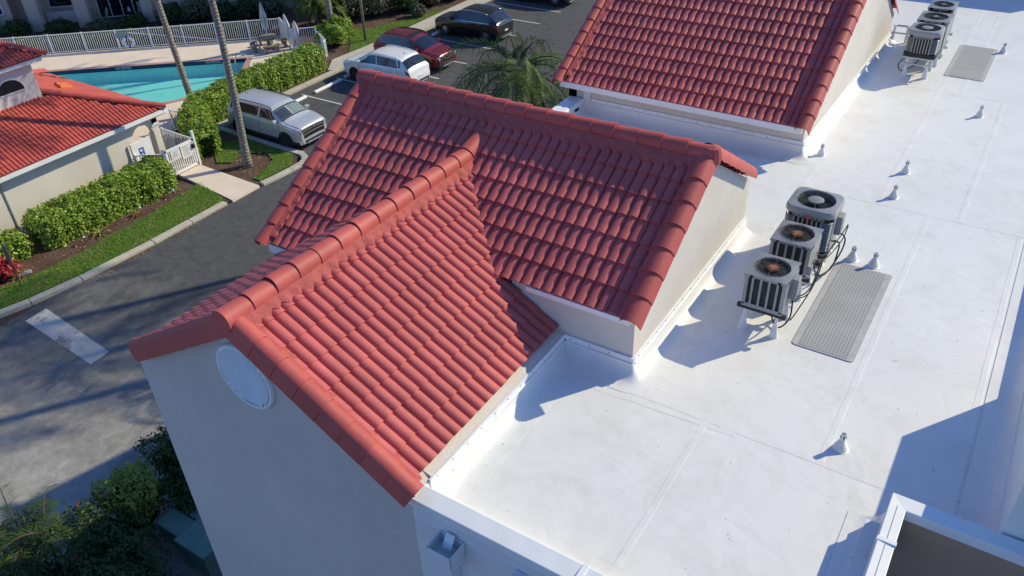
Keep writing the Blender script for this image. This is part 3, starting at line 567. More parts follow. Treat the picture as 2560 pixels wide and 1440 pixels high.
fr=t.n.new('ShaderNodeLayerWeight'); fr.inputs[0].default_value=.5; t.lk(bp.outputs[0],fr.inputs['Normal']); fq=t.math('ADD',t.math('POWER',fr.outputs['Facing'],5.),.02); mx=t.n.new('ShaderNodeMixShader'); t.lk(fq,mx.inputs[0]); t.lk(tr.outputs[0],mx.inputs[1]); t.lk(gl.outputs[0],mx.inputs[2]); t.lk(mx.outputs[0],o.inputs[0]); M['water']=t.m
kind(obj('pool_water',MB().poly([(*p,-.04) for p in (POOL if sum(a[0]*b[1]-b[0]*a[1] for a,b in zip(POOL,POOL[1:]+POOL[:1]))>0 else POOL[::-1])]),M['water'],fixn=False),'structure')
def text(name,s,size,loc,rot,mat,par=None,al='CENTER'):
    cu=bpy.data.curves.new('t','FONT'); cu.body=s; cu.size=size; cu.align_x=al; cu.extrude=.002
    to=bpy.data.objects.new('t',cu); COL.objects.link(to); bpy.context.view_layer.update()
    me=bpy.data.meshes.new_from_object(to.evaluated_get(bpy.context.evaluated_depsgraph_get())); bpy.data.objects.remove(to); me.materials.clear(); me.materials.append(mat)
    me.transform(Matrix.Translation(loc)@rot.to_4x4()); o=bpy.data.objects.new(name,me); COL.objects.link(o)
    if par is not None:
        o.parent=par
        if par.type=='EMPTY' and par.name not in LOCAL: o.matrix_parent_inverse=Matrix.Translation(-Vector(par.location))
    return o
fd=math.atan2(8.8,10.92); frot=Matrix.Rotation(fd,3,'Z')@Matrix.Rotation(PI/2,3,'X')
for s in (.49,.86):
    p=Vector(POOL[0]).lerp(Vector(POOL[1]),s); kind(text('pool_marking','NO DIVING',.17,(p.x+.006*math.sin(fd),p.y-.01,-.03),frot,M['wpaint']),'structure')
# ---------------- fences
def fence(name,label,pts,h=1.2,z0=.1,group=None):
    f=thing(name,label,'fence',(*pts[0],z0),group)
    rl=MB(); pk=MB(); posts=[]
    for a,b in zip(pts,pts[1:]):
        a=Vector(a);b=Vector(b);L=(b-a).length;d=(b-a).normalized();n=Vector((-d.y,d.x))
        def bar(s0,s1,hw,za,zb,mb):
            q=[a+d*s0-n*hw,a+d*s1-n*hw,a+d*s1+n*hw,a+d*s0+n*hw]; mb.add([(p.x,p.y,za) for p in q]+[(p.x,p.y,zb) for p in q],[(3,2,1,0),(4,5,6,7),(0,1,5,4),(1,2,6,5),(2,3,7,6),(3,0,4,7)])
        k=max(1,round(L/2.0))
        for i in range(k+1):
            m=MB(); s=L*i/k; bar(s-.035,s+.035,.035,z0-.1,z0+h+.03,m); posts.append(m)
        
        for hw_,za_,zb_ in ((.026,z0+h-.05,z0+h),(.02,z0+.08,z0+.12)): rl=MB(); bar(0,L,hw_,za_,zb_,rl); obj('rail',rl,M['wmetal'],f)
        m=int(L/.13)
        for i in range(m): s=(i+.5)*L/m; bar(s-.016,s+.016,.011,z0+.12,z0+h-.05,pk)
    obj('picket',pk,M['wmetal'],f); 
    for m in posts: obj('post',m,M['wmetal'],f)
    return f
fence('pool_fence','long white picket fence running behind the far side of the pool',[(-50.6,15.7),(-37.0,27.2)])
fence('pool_fence','short white picket fence between the picnic table and the round hedge end',[(-36.95,27.25),(-35.3,26.25),(-34.75,26.0),(-33.7,27.0)])
fence('pool_fence','low white fence end in bright sun at the tip of the pool hedge',[(-33.6,26.9),(-31.9,25.9),(-31.6,25.45)],1.05)
fence('pool_fence','white fence half sunk in the hedge beside the pool gate',[(-27.25,12.5),(-29.45,12.55)],1.25)
fence('pool_fence','white fence at the hedge tip below the leaning palm trunk',[(-29.8,14.5),(-31.3,14.4)],1.1)
fence('pool_fence','short white fence between the clubhouse wall and the pool gate',[(-28.2,10.15),(-27.2,10.85)],1.2)
g=thing('pool_gate','white pool gate with two printed notices above its bars','gate',(-27.15,10.9,.1))
gm=MB(); gm.box(-27.18,-27.12,10.9,12.4,1.3,1.4).box(-27.18,-27.12,10.9,12.4,.17,.28).box(-27.18,-27.12,12.33,12.4,.2,1.4).box(-27.18,-27.12,10.9,10.97,.2,1.4).box(-27.17,-27.13,10.9,12.4,.82,.88); obj('gate_frame',gm,M['wmetal'],g)
gm=MB()
for i in range(13): gm.box(-27.165,-27.135,10.98+i*.105,11.02+i*.105,.25,1.32)
obj('bar',gm,M['wmetal'],g)
for nm,y0,y1,z0,z1,rows in (('notice',11.15,11.62,.9,1.28,4),('notice',11.68,12.2,.7,1.32,6)):
    nb=obj(nm,MB().box(-27.115,-27.105,y0,y1,z0,z1),M['wpaint'],g); ln=MB()
    for i in range(rows):
        z=z1-.06-i*(z1-z0-.1)/rows; ln.box(-27.105,-27.1,y0+.06+random.uniform(0,.05),y1-.06-random.uniform(0,.1),z-.028,z)
    obj('print_line',ln,M['grey_pl'],nb)
obj('latch',MB().box(-27.12,-27.04,12.25,12.36,1.0,1.2).box(-27.1,-27.05,12.3,12.42,1.05,1.1),M['black'],g)
obj('gate_post',MB().box(-27.2,-27.1,12.42,12.52,.1,1.75),M['wmetal'],g); obj('gate_post',MB().box(-27.2,-27.1,10.78,10.88,.1,1.5),M['wmetal'],g)
# ---------------- poolside things
o=MB(); 
pth=lambda dx:[(-35.35+dx,22.5+dx*1.2,-.74),(-35.35+dx,22.5+dx*1.2,.4),(-35.2+dx,22.6+dx*1.2,.85),(-34.95+dx,22.75+dx*1.2,.98),(-34.7+dx,22.88+dx*1.2,.85),(-34.6+dx,22.92+dx*1.2,.1)]
L=thing('pool_ladder','bent steel ladder rails at the near corner of the pool','ladder',(-34.7,22.2,.1))
for q in (0,-.42): obj('handrail',MB().tube([(x-.0,y-.6,z) for x,y,z in pth(q)],.026,8),M['steel'],L,smooth=True)
for z in (-.2,-.42,-.64): obj('step',MB().box(-35.82,-35.34,21.35,21.5,z-.03,z),M['wpaint'],L)
def picnic():
    t=thing('picnic_table','round grey concrete picnic table with curved benches by the pool fence','picnic table',(-36.1,25.3,.1),local=True)
    obj('tabletop',MB().lathe([(.0,.66),(.56,.66),(.6,.69),(.6,.74),(.57,.76),(.0,.76)],(0,0,0),28),M['wood'],t,smooth=40)
    obj('pedestal',MB().lathe([(.3,0),(.3,.06),(.14,.14),(.11,.4),(.16,.6),(.32,.66)],(0,0,0),16),M['wood'],t,smooth=40)
    for k in range(4):
        a0=k*PI/2+.5; P=[]; 
        mb=MB(); rings=[]
        for i in range(9):
            a=a0+i/8*1.05; c,s=math.cos(a),math.sin(a); rings.append([(.82*c,.82*s,.40),(1.12*c,1.12*s,.40),(1.12*c,1.12*s,.46),(.82*c,.82*s,.46),(.82*c,.82*s,.40)])
        mb.grid(rings); mb.add(rings[0][:4],[(0,1,2,3)]); mb.add(rings[-1][:4],[(3,2,1,0)])
        b=obj('bench',mb,M['wood'],t)
        for da in (.15,.9):
            c,s=math.cos(a0+da),math.sin(a0+da); obj('bench_leg',MB().extrude([(c*.9-s*.04,s*.9+c*.04,0),(c*1.06-s*.04,s*1.06+c*.04,0),(c*1.08-s*.04,s*1.08+c*.04,.4),(c*.86-s*.04,s*.86+c*.04,.4)],(s*.08,-c*.08,0)),M['wood'],b)
picnic()
def closed_umbrella(label,x,y,z,h,lean,mat):
    t=thing('closed_umbrella',label,'parasol',(x,y,z)); mb=MB(); rg=[]; nn=24
    for i in range(13):
        f=i/12; r=(.05+.2*(1-f)**.8*(.6+.4*math.sin(min(1,(1-f)*1.3)*PI)))*1.0; zz=z+h*.35+f*h*.65; rg.append([(x+lean*f+(r*(1+.28*math.sin(k*5*2*PI/nn*1.+f*2)+random.uniform(-.05,.05)))*math.cos(2*PI*k/nn),y+(r*(1+.28*math.sin(k*5*2*PI/nn+f*2)))*math.sin(2*PI*k/nn),zz+(.03*math.sin(k*3) if i==0 else 0)) for k in range(nn)]+[None])
        rg[-1][-1]=rg[-1][0]
    mb.grid(rg); obj('canopy',mb,mat,t,smooth=True); obj('pole',MB().tube([(x,y,z),(x+lean*1.02,y,z+h*1.03)],.022,8),M['wmetal'],t)
t=NT('mottled_white_canvas'); n=t.noise(6,5,.6,mp=(1,1,.5)); M['canvas']=t.base(t.ramp(n,[(.4,(.62,.62,.62)),(.62,(.3,.31,.33))]),.9)
M['canvas2']=plain('pale_grey_canvas',(.6,.6,.62),.9,0,.15,5)
closed_umbrella('folded white and grey parasol standing in the round picnic table',-36.1,25.3,.5,2.3,-.05,M['canvas'])
closed_umbrella('folded pale parasol leaning on the fence corner beside the picnic table',-34.95,25.95,.1,2.0,-.1,M['canvas2'])
closed_umbrella('small folded white parasol sunlit against the short pool fence',-34.55,26.2,.1,1.6,-.02,M['canvas2'])
# ring buoy and rescue pole on the fence
d=Vector((13.6,11.5)).normalized(); fn=Vector((d.y,-d.x)); c=Vector((-43.95,21.35))+fn*.1; c=Vector((-44.05,21.24))+fn*.12
rb=thing('ring_buoy','white ring buoy with blue bands hung on the pool fence','ring buoy',(c.x,c.y,.1)); mb=MB(); P=[]
for i in range(33):
    a=2*PI*i/32; cc=Vector((c.x+d.x*.29*math.cos(a),c.y+d.y*.29*math.cos(a),.55+.29*math.sin(a))); P.append([tuple(cc+(Vector((d.x*math.cos(a),d.y*math.cos(a),math.sin(a)))*math.cos(b)+Vector((fn.x,fn.y,0))*math.sin(b))*.085) for b in np.linspace(0,2*PI,11)])
obj('ring',mb.grid(P),M['wpaint'],rb,smooth=True)
for a in (PI/2+.1,-PI/2+.1):
    mb=MB(); P=[]
    for i in range(5):
        q=a-.22+i*.11; cc=Vector((c.x+d.x*.29*math.cos(q),c.y+d.y*.29*math.cos(q),.55+.29*math.sin(q))); P.append([tuple(cc+(Vector((d.x*math.cos(q),d.y*math.cos(q),math.sin(q)))*math.cos(b)+Vector((fn.x,fn.y,0))*math.sin(b))*.092) for b in np.linspace(0,2*PI,11)])
    obj('band',mb.grid(P),M['blue'],rb,smooth=True)
a=c+d*.15; b=a+d*5.2
tag(obj('rescue_pole',MB().tube([(a.x,a.y,1.12),(b.x+fn.x*.1,b.y+fn.y*.1,.35)],.022,6),M['wmetal']),'thin white rescue pole slanting along the pool fence','pole')
a=c-d*.35; tag(obj('fence_sign',MB().box(-.28,.28,-.01,.01,-.16,.16,M=Matrix.Translation((a.x,a.y,1.0))@Matrix.Rotation(math.atan2(d.y,d.x),4,'Z')),plain('teal_sign',(.2,.33,.34),.6)),'small teal grey sign on the pool fence above the ring buoy','sign')
# ================================================================ clubhouse
H=thing('clubhouse','low cream clubhouse with hipped red tile roof beside the pool','building',(-32,5,0))
obj('wall',MB().box(-36.6,-28.35,-6,10.05,0,2.62),M['cream'],H)
arch=[(-28.35,10.05,2.62),(-28.35,11.75,2.62),(-28.35,11.75,2.0)]+[(-28.35,10.9+.55*math.cos(g),1.75+.6*math.sin(g)) for g in np.linspace(0,PI,13)]+[(-28.35,10.05,2.0)]
obj('arch',MB().extrude(arch,(-.28,0,0)),M['cream'],H)
arch=[(-28.35,11.75,2.62),(-36.3,11.75,2.62),(-36.3,11.75,2.2),(-28.35,11.75,2.2)]; obj('beam',MB().extrude(arch,(0,-.28,0)),M['cream'],H)
for x in (-28.5,-31.,-33.6,-36.2): col=obj('column',MB().box(x-.16,x+.16,11.44,11.76,.1,2.1),M['cream'],H,bevel=.02); obj('capital',MB().box(x-.2,x+.2,11.4,11.8,2.08,2.22),M['cream'],col,bevel=.015)
ZE=2.85; S1=.5; S2=.4
c1=1/math.sqrt(1+S1*S1); c2=1/math.sqrt(1+S2*S2); RX=-32.4; ya=11.95-(ZE+S1*(-27.95-RX)-ZE)/S2; ZRc=ZE+S1*(-27.95-RX)
tl=MB()
tiles(tl,(-27.9,-6,ZE-.02),(0,1,0),(-c1,0,S1*c1),17.95,14,0,0,keep=lambda u,v:(11.95-(-6+u))*S2>v*S1*c1+.04)
tiles(tl,(-36.9,12.0,ZE-.02),(1,0,0),(0,-c2,S2*c2),9.,17,0,0,keep=lambda u,v:min(u-0.05,8.95-u)*S1>v*S2*c2+.04)
rf=obj('tile_roof',tl,M['clubtile'],H,smooth=40)
obj('roof_deck',MB().poly([(-27.95,-6,ZE-.03),(-27.95,11.95,ZE-.03),(RX,ya,ZRc-.03),(RX,-6,ZRc-.03)]).poly([(-27.95,11.95,ZE-.03),(-36.85,11.95,ZE-.03),(RX,ya,ZRc-.03)]).poly([(-36.85,-6,ZE-.03),(-36.85,11.95,ZE-.03),(RX,ya,ZRc-.03),(RX,-6,ZRc-.03)]),M['mortar'],rf)
for a,b in (((-27.85,12.05,ZE+.05),(RX,ya,ZRc+.08)),((-36.95,12.05,ZE+.05),(RX,ya,ZRc+.08)),((RX,ya,ZRc+.05),(RX,-6,ZRc+.05))): obj('ridge_tile',(lambda m:(caps(m,a,b,.14),m)[1])(MB()),M['clubtile'],rf,smooth=50)
obj('fascia',MB().box(-28.0,-27.93,-6,12.0,2.6,2.82).box(-27.925,-27.83,-6,12.08,2.68,2.83),M['wmetal'],H); obj('fascia',MB().box(-36.9,-28.0,11.95,12.06,2.6,2.82),M['wmetal'],H); obj('soffit',MB().box(-28.4,-28.0,-6,11.98,2.6,2.64),M['whitest'],H)
for i,(x,y) in enumerate(((-32.5,10.35),(-32.0,10.2))):
    z=ZE+S2*(11.95-y)+.08; tag(obj('spare_tile',(lambda m:(caps(m,(x,y+.25,z-.1),(x,y-.2,z+.08),.15,ex=.45),m)[1])(MB()),M['orange'],smooth=50),('left' if i==0 else 'right')+' one of two loose orange tiles on the clubhouse roof','roof tile','loose orange tiles on the clubhouse roof')
tw=MB(); tw.box(-33.6,-30.5,5.6,8.42,3.6,5.66); two=obj('tower_wall',tw,M['cream'],H)
wn=[(-30.5,7.3+.55*math.cos(g),4.72+.5*math.sin(g)) for g in np.linspace(0,PI,21)]; wo=[(-30.5,7.3+.61*math.cos(g),4.68+.57*math.sin(g)) for g in np.linspace(0,PI,21)]
wf=MB(); k=21
wf.add([(x+.05,y,z) for x,y,z in wo]+[(x+.05,y,z) for x,y,z in wn]+[(x-.01,y,z) for x,y,z in wo]+[(x+.01,y,z) for x,y,z in wn],[(i,i+1,k+i+1,k+i) for i in range(k-1)]+[(i,2*k+i,2*k+i+1,i+1) for i in range(k-1)]+[(k+i,k+i+1,3*k+i+1,3*k+i) for i in range(k-1)]+[(0,k-1,2*k-1,k)])
wfo=obj('window_frame',wf,M['wpaint'],H); obj('pane',MB().poly([(x+.012,y,z) for x,y,z in wn]),M['glass'],wfo)
obj('fascia',MB().box(-33.9,-30.15,5.2,8.78,5.62,5.8),M['wmetal'],H,bevel=.02)
tl=MB(); tc=(-32.0,7.0); 
for (o_,u_,v_,wd) in (((-30.05,5.1,5.82),(0,1,0),(-c1,0,S1*c1),3.8),((-34.,8.9,5.82),(1,0,0),(0,-c1,S1*c1),3.95)):
    tiles(tl,o_,u_,v_,wd,6,0,0,keep=lambda u,v:min(u,wd-u)>v*c1-.12)
tr_=obj('tower_roof',tl,M['clubtile'],H,smooth=40)
obj('roof_deck',MB().poly([(-30.1,5.1,5.81),(-30.1,8.85,5.81),(tc[0],tc[1],6.78),]).poly([(-30.1,8.85,5.81),(-33.95,8.85,5.81),(*tc,6.78)]).poly([(-33.95,8.85,5.81),(-33.95,5.1,5.81),(*tc,6.78)]),M['mortar'],tr_)
obj('ridge_tile',(lambda m:(caps(m,(-30.0,8.95,5.86),(*tc,6.86),.13),m)[1])(MB()),M['clubtile'],tr_,smooth=50)
# utility panel with accessible-entrance plate
p=thing('meter_cabinet','plain white cabinet panel with small blue plate beside the clubhouse arch','cabinet',(-28.2,10.6,0))
obj('panel_board',MB().box(-28.3,-28.2,10.1,11.1,.1,1.8),M['wpaint'],p,bevel=.01)
bpn=obj('plate',MB().box(-28.2,-28.188,10.42,10.66,1.15,1.5),M['blue'],p)
mk=MB(); mk.box(-28.188,-28.184,10.46,10.53,1.33,1.43); mk.box(-28.188,-28.184,10.5,10.58,1.19,1.235)
for i in range(9):
    a=PI*.6+i*PI*1.3/9; b=a+PI*1.3/9; mk.add([(-28.186,10.575+r*math.cos(q),1.37+r*math.sin(q)) for r,q in ((.05,a),(.05,b),(.035,b),(.035,a))],[(0,1,2,3)])
mk.box(-28.188,-28.184,10.565,10.585,1.37,1.46); obj('symbol',mk,M['wpaint'],bpn)
tag(obj('conduit',MB().tube([(-28.32,4.62,0),(-28.32,4.62,1.25),(-28.32,4.62,2.6)],.025,6),M['steel']),'thin grey conduit running up the clubhouse wall','pipe')
# ================================================================ pale apartment block behind the pool
A=thing('apartment_block','pale pink apartment block with dark recessed patios behind the pool','building',(-48,25.8,0),local=True,rz=math.radians(43.5))
obj('wall',MB().box(-22,26,1.7,10,0,11),M['pink'],A)
obj('wall',MB().box(.0,4.95,-.0,1.69,0,11),M['pink'],A); obj('wall',MB().box(-14,-8.7,.3,1.69,0,11),M['pink'],A); obj('wall',MB().box(8.2,12.2,.1,1.69,0,11),M['pink'],A); obj('wall',MB().box(15.5,26,.1,1.69,0,11),M['pink'],A)
for x in (-7.6,-4.6,4.97,): obj('pillar',MB().box(x,x+.8,-.25,.45,0,11),M['pink'],A)
obj('pillar',MB().box(-.4,.3,-.3,.4,0,11),M['pink'],A)
obj('spandrel',MB().box(-22,26,.02,.3,2.75,3.6),M['pink'],A)
obj('parapet',MB().box(5.8,8.2,.05,.2,2.35,3.3),M['whitest'],A); obj('parapet',MB().box(-6.8,-4.62,.9,1.0,.1,.9),M['grey'],A)
def window(x0,x1,z0,z1,y,mull=1):
    f=MB(); w_=.06; f.box(x0-w_,x1+w_,y-.05,y+.02,z1,z1+w_).box(x0-w_,x1+w_,y-.07,y+.02,z0-w_,z0).box(x0-w_,x0,y-.05,y+.02,z0,z1).box(x1,x1+w_,y-.05,y+.02,z0,z1)
    for i in range(1,mull+1):
        xm=x0+(x1-x0)*i/(mull+1); f.box(xm-.03,xm+.03,y-.045,y+.02,z0,z1)
    fo=obj('window',f,M['wmetal'],A); obj('pane',MB().box(x0,x1,y-.015,y+.0,z0,z1),M['glass'],fo)
window(-6.6,-5.0,1.05,2.1,1.69,0); window(-3.6,-.6,.1,2.3,1.68,3); window(2.0,3.6,1.3,2.35,-.0,1); window(-10.2,-9.2,1.2,2.2,.3,0); window(6.2,7.6,.9,2.1,1.69,1); window(9.3,10.9,1.2,2.3,.1,1); window(17,18.6,1.2,2.3,.1,1); window(12.6,15.1,.1,2.2,1.69,2)
def chair(label,x,y,rz):
    c=thing('patio_chair',label,'chair',(0,0,0),'patio chairs outside the pink block',local=True); c.location=(x,y,.02); c.rotation_euler=(0,0,rz)
    obj('seat',MB().add([(-.26,-.25,.4),(.26,-.25,.4),(.26,.25,.36),(-.26,.25,.36),(-.26,-.25,.43),(.26,-.25,.43),(.26,.25,.39),(-.26,.25,.39)],[(0,1,2,3),(4,5,6,7),(0,1,5,4),(2,3,7,6),(1,2,6,5),(0,3,7,4)]),M['chairfab'],c)
    obj('backrest',MB().add([(-.26,.24,.4),(.26,.24,.4),(.26,.42,1.0),(-.26,.42,1.0),(-.26,.27,.4),(.26,.27,.4),(.26,.45,1.0),(-.26,.45,1.0)],[(0,1,2,3),(4,5,6,7),(0,1,5,4),(2,3,7,6),(1,2,6,5),(0,3,7,4)]),M['chairfab'],c)
    for sx in (-.27,.27):
        obj('frame',MB().tube([(sx,-.25,0),(sx,-.25,.6),(sx,.3,.6)],.014,6),M['coil'],c); obj('frame',MB().tube([(sx,.4,0),(sx,.22,.42),(sx,.44,1.02)],.014,6),M['coil'],c)
M['chairfab']=plain('tan_mesh_fabric',(.36,.32,.25),.9)
MA=Matrix.Translation((-48,25.8,0))@Matrix.Rotation(math.radians(43.5),4,'Z')
q=MA@Vector((-3.1,.1,0)); chair('reclined tan patio chair left of the sliding doors',q.x,q.y,math.radians(43.5-60)); q=MA@Vector((-.75,.9,0)); chair('upright tan patio chair right of the small bottle table',q.x,q.y,math.radians(43.5))
q=MA@Vector((-1.5,.9,0)); t=thing('side_table','small dark side table on the patio behind the pool fence','table',(q.x,q.y,0),local=True); obj('tabletop',MB().lathe([(0,.5),(.25,.5),(.25,.53),(0,.53)],n=14),M['coil'],t)
for k in range(3): obj('leg',MB().tube([(.2*math.cos(k*2.1),.2*math.sin(k*2.1),0),(.05*math.cos(k*2.1+2),.05*math.sin(k*2.1+2),.5)],.015,6),M['coil'],t)
for dx,l in ((-.06,'left one of two white bottles on the patio side table'),(.07,'right one of two white bottles on the patio side table')): tag(obj('bottle',MB().lathe([(.045,.53),(.045,.7),(.02,.76),(.02,.82)],(q.x+dx,q.y,0),10),M['wpaint'],smooth=40),l,'bottle')
q=MA@Vector((-6.2,-.5,0))
# ================================================================ roof equipment
M['rusthub']=plain('rusty_hub',(.3,.13,.07),.8,.1,.6,40)
def ac_square(name,label,x0,y0,w_,d_,zb,h,grp,slots=5,rust=True):
    t=thing(name,label,'air conditioner',(x0+w_/2,y0+d_/2,ZR),grp,local=True); X,Y=w_/2,d_/2; z0=zb-ZR; z1=z0+h
    obj('core',MB().box(-X+.03,X-.03,-Y+.03,Y-.03,z0+.02,z1-.04),M['coil'],t)
    cs=MB(); 
    for sx in (-1,1):
        for sy in (-1,1): cs.box(min(sx*X,sx*(X-.05)),max(sx*X,sx*(X-.05)),min(sy*Y,sy*(Y-.05)),max(sy*Y,sy*(Y-.05)),z0,z1-.03)
    g=w_/slots
    for s in range(1,slots):
        for sy in (-1,1): cs.box(-X+g*s-.016,-X+g*s+.016,min(sy*Y,sy*(Y-.03)),max(sy*Y,sy*(Y-.03)),z0+.03,z1-.04)
        if True: cs.box(-X,-X+.03,-Y+d_/slots*s-.016,-Y+d_/slots*s+.016,z0+.03,z1-.04)
    cs.box(X-.025,X+.004,-Y+.01,Y-.01,z0,z1-.03); cs.box(-X,X,-Y,Y,z0-.03,z0+.03)
    obj('casing',cs,M['aclight'],t,bevel=.004)
    # lid with round fan opening
    r=min(X,Y)*.82; lid=MB(); n=32; ring=[(r*math.cos(2*PI*k/n),r*math.sin(2*PI*k/n)) for k in range(n)]
    def edge(a):
        c,s=math.cos(a),math.sin(a); m=1/max(abs(c)/(X+.012),abs(s)/(Y+.012)); return (c*m,s*m)
    ed=[edge(2*PI*k/n) for k in range(n)]
    V=[(x,y,z1) for x,y in ring]+[(x,y,z1-.012) for x,y in ed]+[(x,y,z1-.05) for x,y in ed]+[(x*.98,y*.98,z1-.06) for x,y in ring]
    lid.add(V,[(k,(k+1)%n,n+(k+1)%n,n+k) for k in range(n)]+[(n+k,n+(k+1)%n,2*n+(k+1)%n,2*n+k) for k in range(n)]+[(3*n+k,3*n+(k+1)%n,(k+1)%n,k) for k in range(n)])
    for k in range(4):  # square the corners
        sx=(1,-1,-1,1)[k]; sy=(1,1,-1,-1)[k]; lid.add([(sx*(X+.012),sy*(Y+.012),z1-.012),(sx*(X+.012),sy*Y*.72,z1-.0115),(sx*X*.72,sy*(Y+.012),z1-.0115)],[(0,1,2)])
        lid.add([(sx*(X+.012),sy*(Y+.012),z1-.012),(sx*(X+.012),sy*(Y*.6),z1-.012),(sx*(X+.012),sy*(Y*.6),z1-.05),(sx*(X+.012),sy*(Y+.012),z1-.05),(sx*X*.6,sy*(Y+.012),z1-.012),(sx*X*.6,sy*(Y+.012),z1-.05)],[(0,1,2,3),(0,3,5,4)])
    obj('lid',lid,M['acgrey'],t)
    obj('fan_well',MB().lathe([(.0,z1-.12),(r*.97,z1-.12),(r*.97,z1-.05)],n=32),M['black'],t)
    fan=MB()
    for k in range(4):
        a=k*PI/2+.4; fan.add([(.07*math.cos(a),.07*math.sin(a),z1-.1),(r*.92*math.cos(a-.25),r*.92*math.sin(a-.25),z1-.11),(r*.92*math.cos(a+.45),r*.92*math.sin(a+.45),z1-.08),(.07*math.cos(a+.9),.07*math.sin(a+.9),z1-.08)],[(0,1,2,3)])
    obj('fan_blade',fan,M['coil'],t)
    gr=MB()
    for k in range(5):
        rr=r*(.4+.15*k); gr.tube([(rr*math.cos(a),rr*math.sin(a),z1+.012) for a in np.linspace(0,2*PI,33)],.0035,5)
    for k in range(8): a=k*PI/4; gr.tube([(.05*math.cos(a),.05*math.sin(a),z1+.016),(r*1.06*math.cos(a),r*1.06*math.sin(a),z1+.014)],.005,5)
    obj('fan_guard',gr,M['coil'],t)
    obj('motor',MB().lathe([(.0,z1-.03),(.085,z1-.03),(.09,z1-.005),(.05,z1+.006),(0,z1+.006)],n=18),M['rusthub'] if rust else M['acgrey'],t,smooth=40)
    return t,X,Y,z0,z1
def stand(t,X,Y,z0,side=1):
    [obj('beam',MB().box(-X-.06,X+.06,a,a+.05,z0-.09,z0-.03),M['coil'] if side==1 else M['steel'],t) for a in (-Y+.02,Y-.07)]
    for sx in (-1,1):
        for sy in (-1,1): obj('leg',MB().lathe([(.07,0),(.062,.02),(.034,.2),(.022,.24),(.022,z0-.08)],(sx*(X-.06),sy*(Y-.05),0),12),M['memb'],t,smooth=50)
def wires(t,pts_list,r=.012):
    for p in pts_list:
        P=[Vector(q) for q in p]; out=[]
        for i in range(len(P)-1):
            p0=P[max(i-1,0)];p1=P[i];p2=P[i+1];p3=P[min(i+2,len(P)-1)]
            for s in np.linspace(0,1,7)[:-1]: out.append(.5*((2*p1)+(p2-p0)*s+(2*p0-5*p1+4*p2-p3)*s*s+(3*p1-p0-3*p2+p3)*s**3))
        out.append(P[-1]); obj('cable',MB().tube(out,r,6),M['black'],t,smooth=True)
GA='air conditioners in a row beside the middle gable'; GB='air conditioners in a row beside the far gable'
t,X,Y,z0,z1=ac_square('air_conditioner','small grey air conditioner with red rusted fan hub, frontmost of the near row',.86,1.67,.58,.62,9.45,.53,GA)
stand(t,X,Y,z0); obj('junction_box',MB().box(X+.004,X+.1,-.06,.1,z0+.18,z0+.46).box(X+.02,X+.09,-.04,.08,z0+.1,z0+.18),M['grey_pl'],t,bevel=.008)
wires(t,[[(X+.05,0,z0+.12),(X+.07,-.05,z0-.2),(X-.05,-.1,.06),(X-.2,.05,.1),(X-.3,.1,z0-.02)],[(X+.08,.05,z0+.12),(X+.15,.3,z0+.05),(X+.12,.9,.3),(X+.1,1.3,.45)]])
t,X,Y,z0,z1=ac_square('air_conditioner','small grey air conditioner with orange rusted fan hub, middle of the near row',.87,2.74,.59,.61,9.45,.53,GA)
stand(t,X,Y,z0); obj('disconnect_box',MB().box(X+.004,X+.06,-.3,-.22,z0+.05,z0+.2),M['grey_pl'],t)
wires(t,[[(X,.15,z0+.2),(X+.12,.1,z0+.1),(X+.1,-.25,.2),(X-.02,-.4,.12),(X-.1,-.3,.05)],[(X,.2,z0+.12),(X+.1,.4,z0+.06),(X+.16,.9,z0+.1),(X+.2,1.2,z0+.2)],[(X,.1,z0+.08),(X+.12,.35,z0+.02),(X+.2,.9,z0+.05),(X+.2,1.25,z0+.15)],[(X,.05,z0+.1),(X+.12,-.2,z0-.1),(X+.06,-.7,.12),(X+.02,-.9,.05)]],.009)
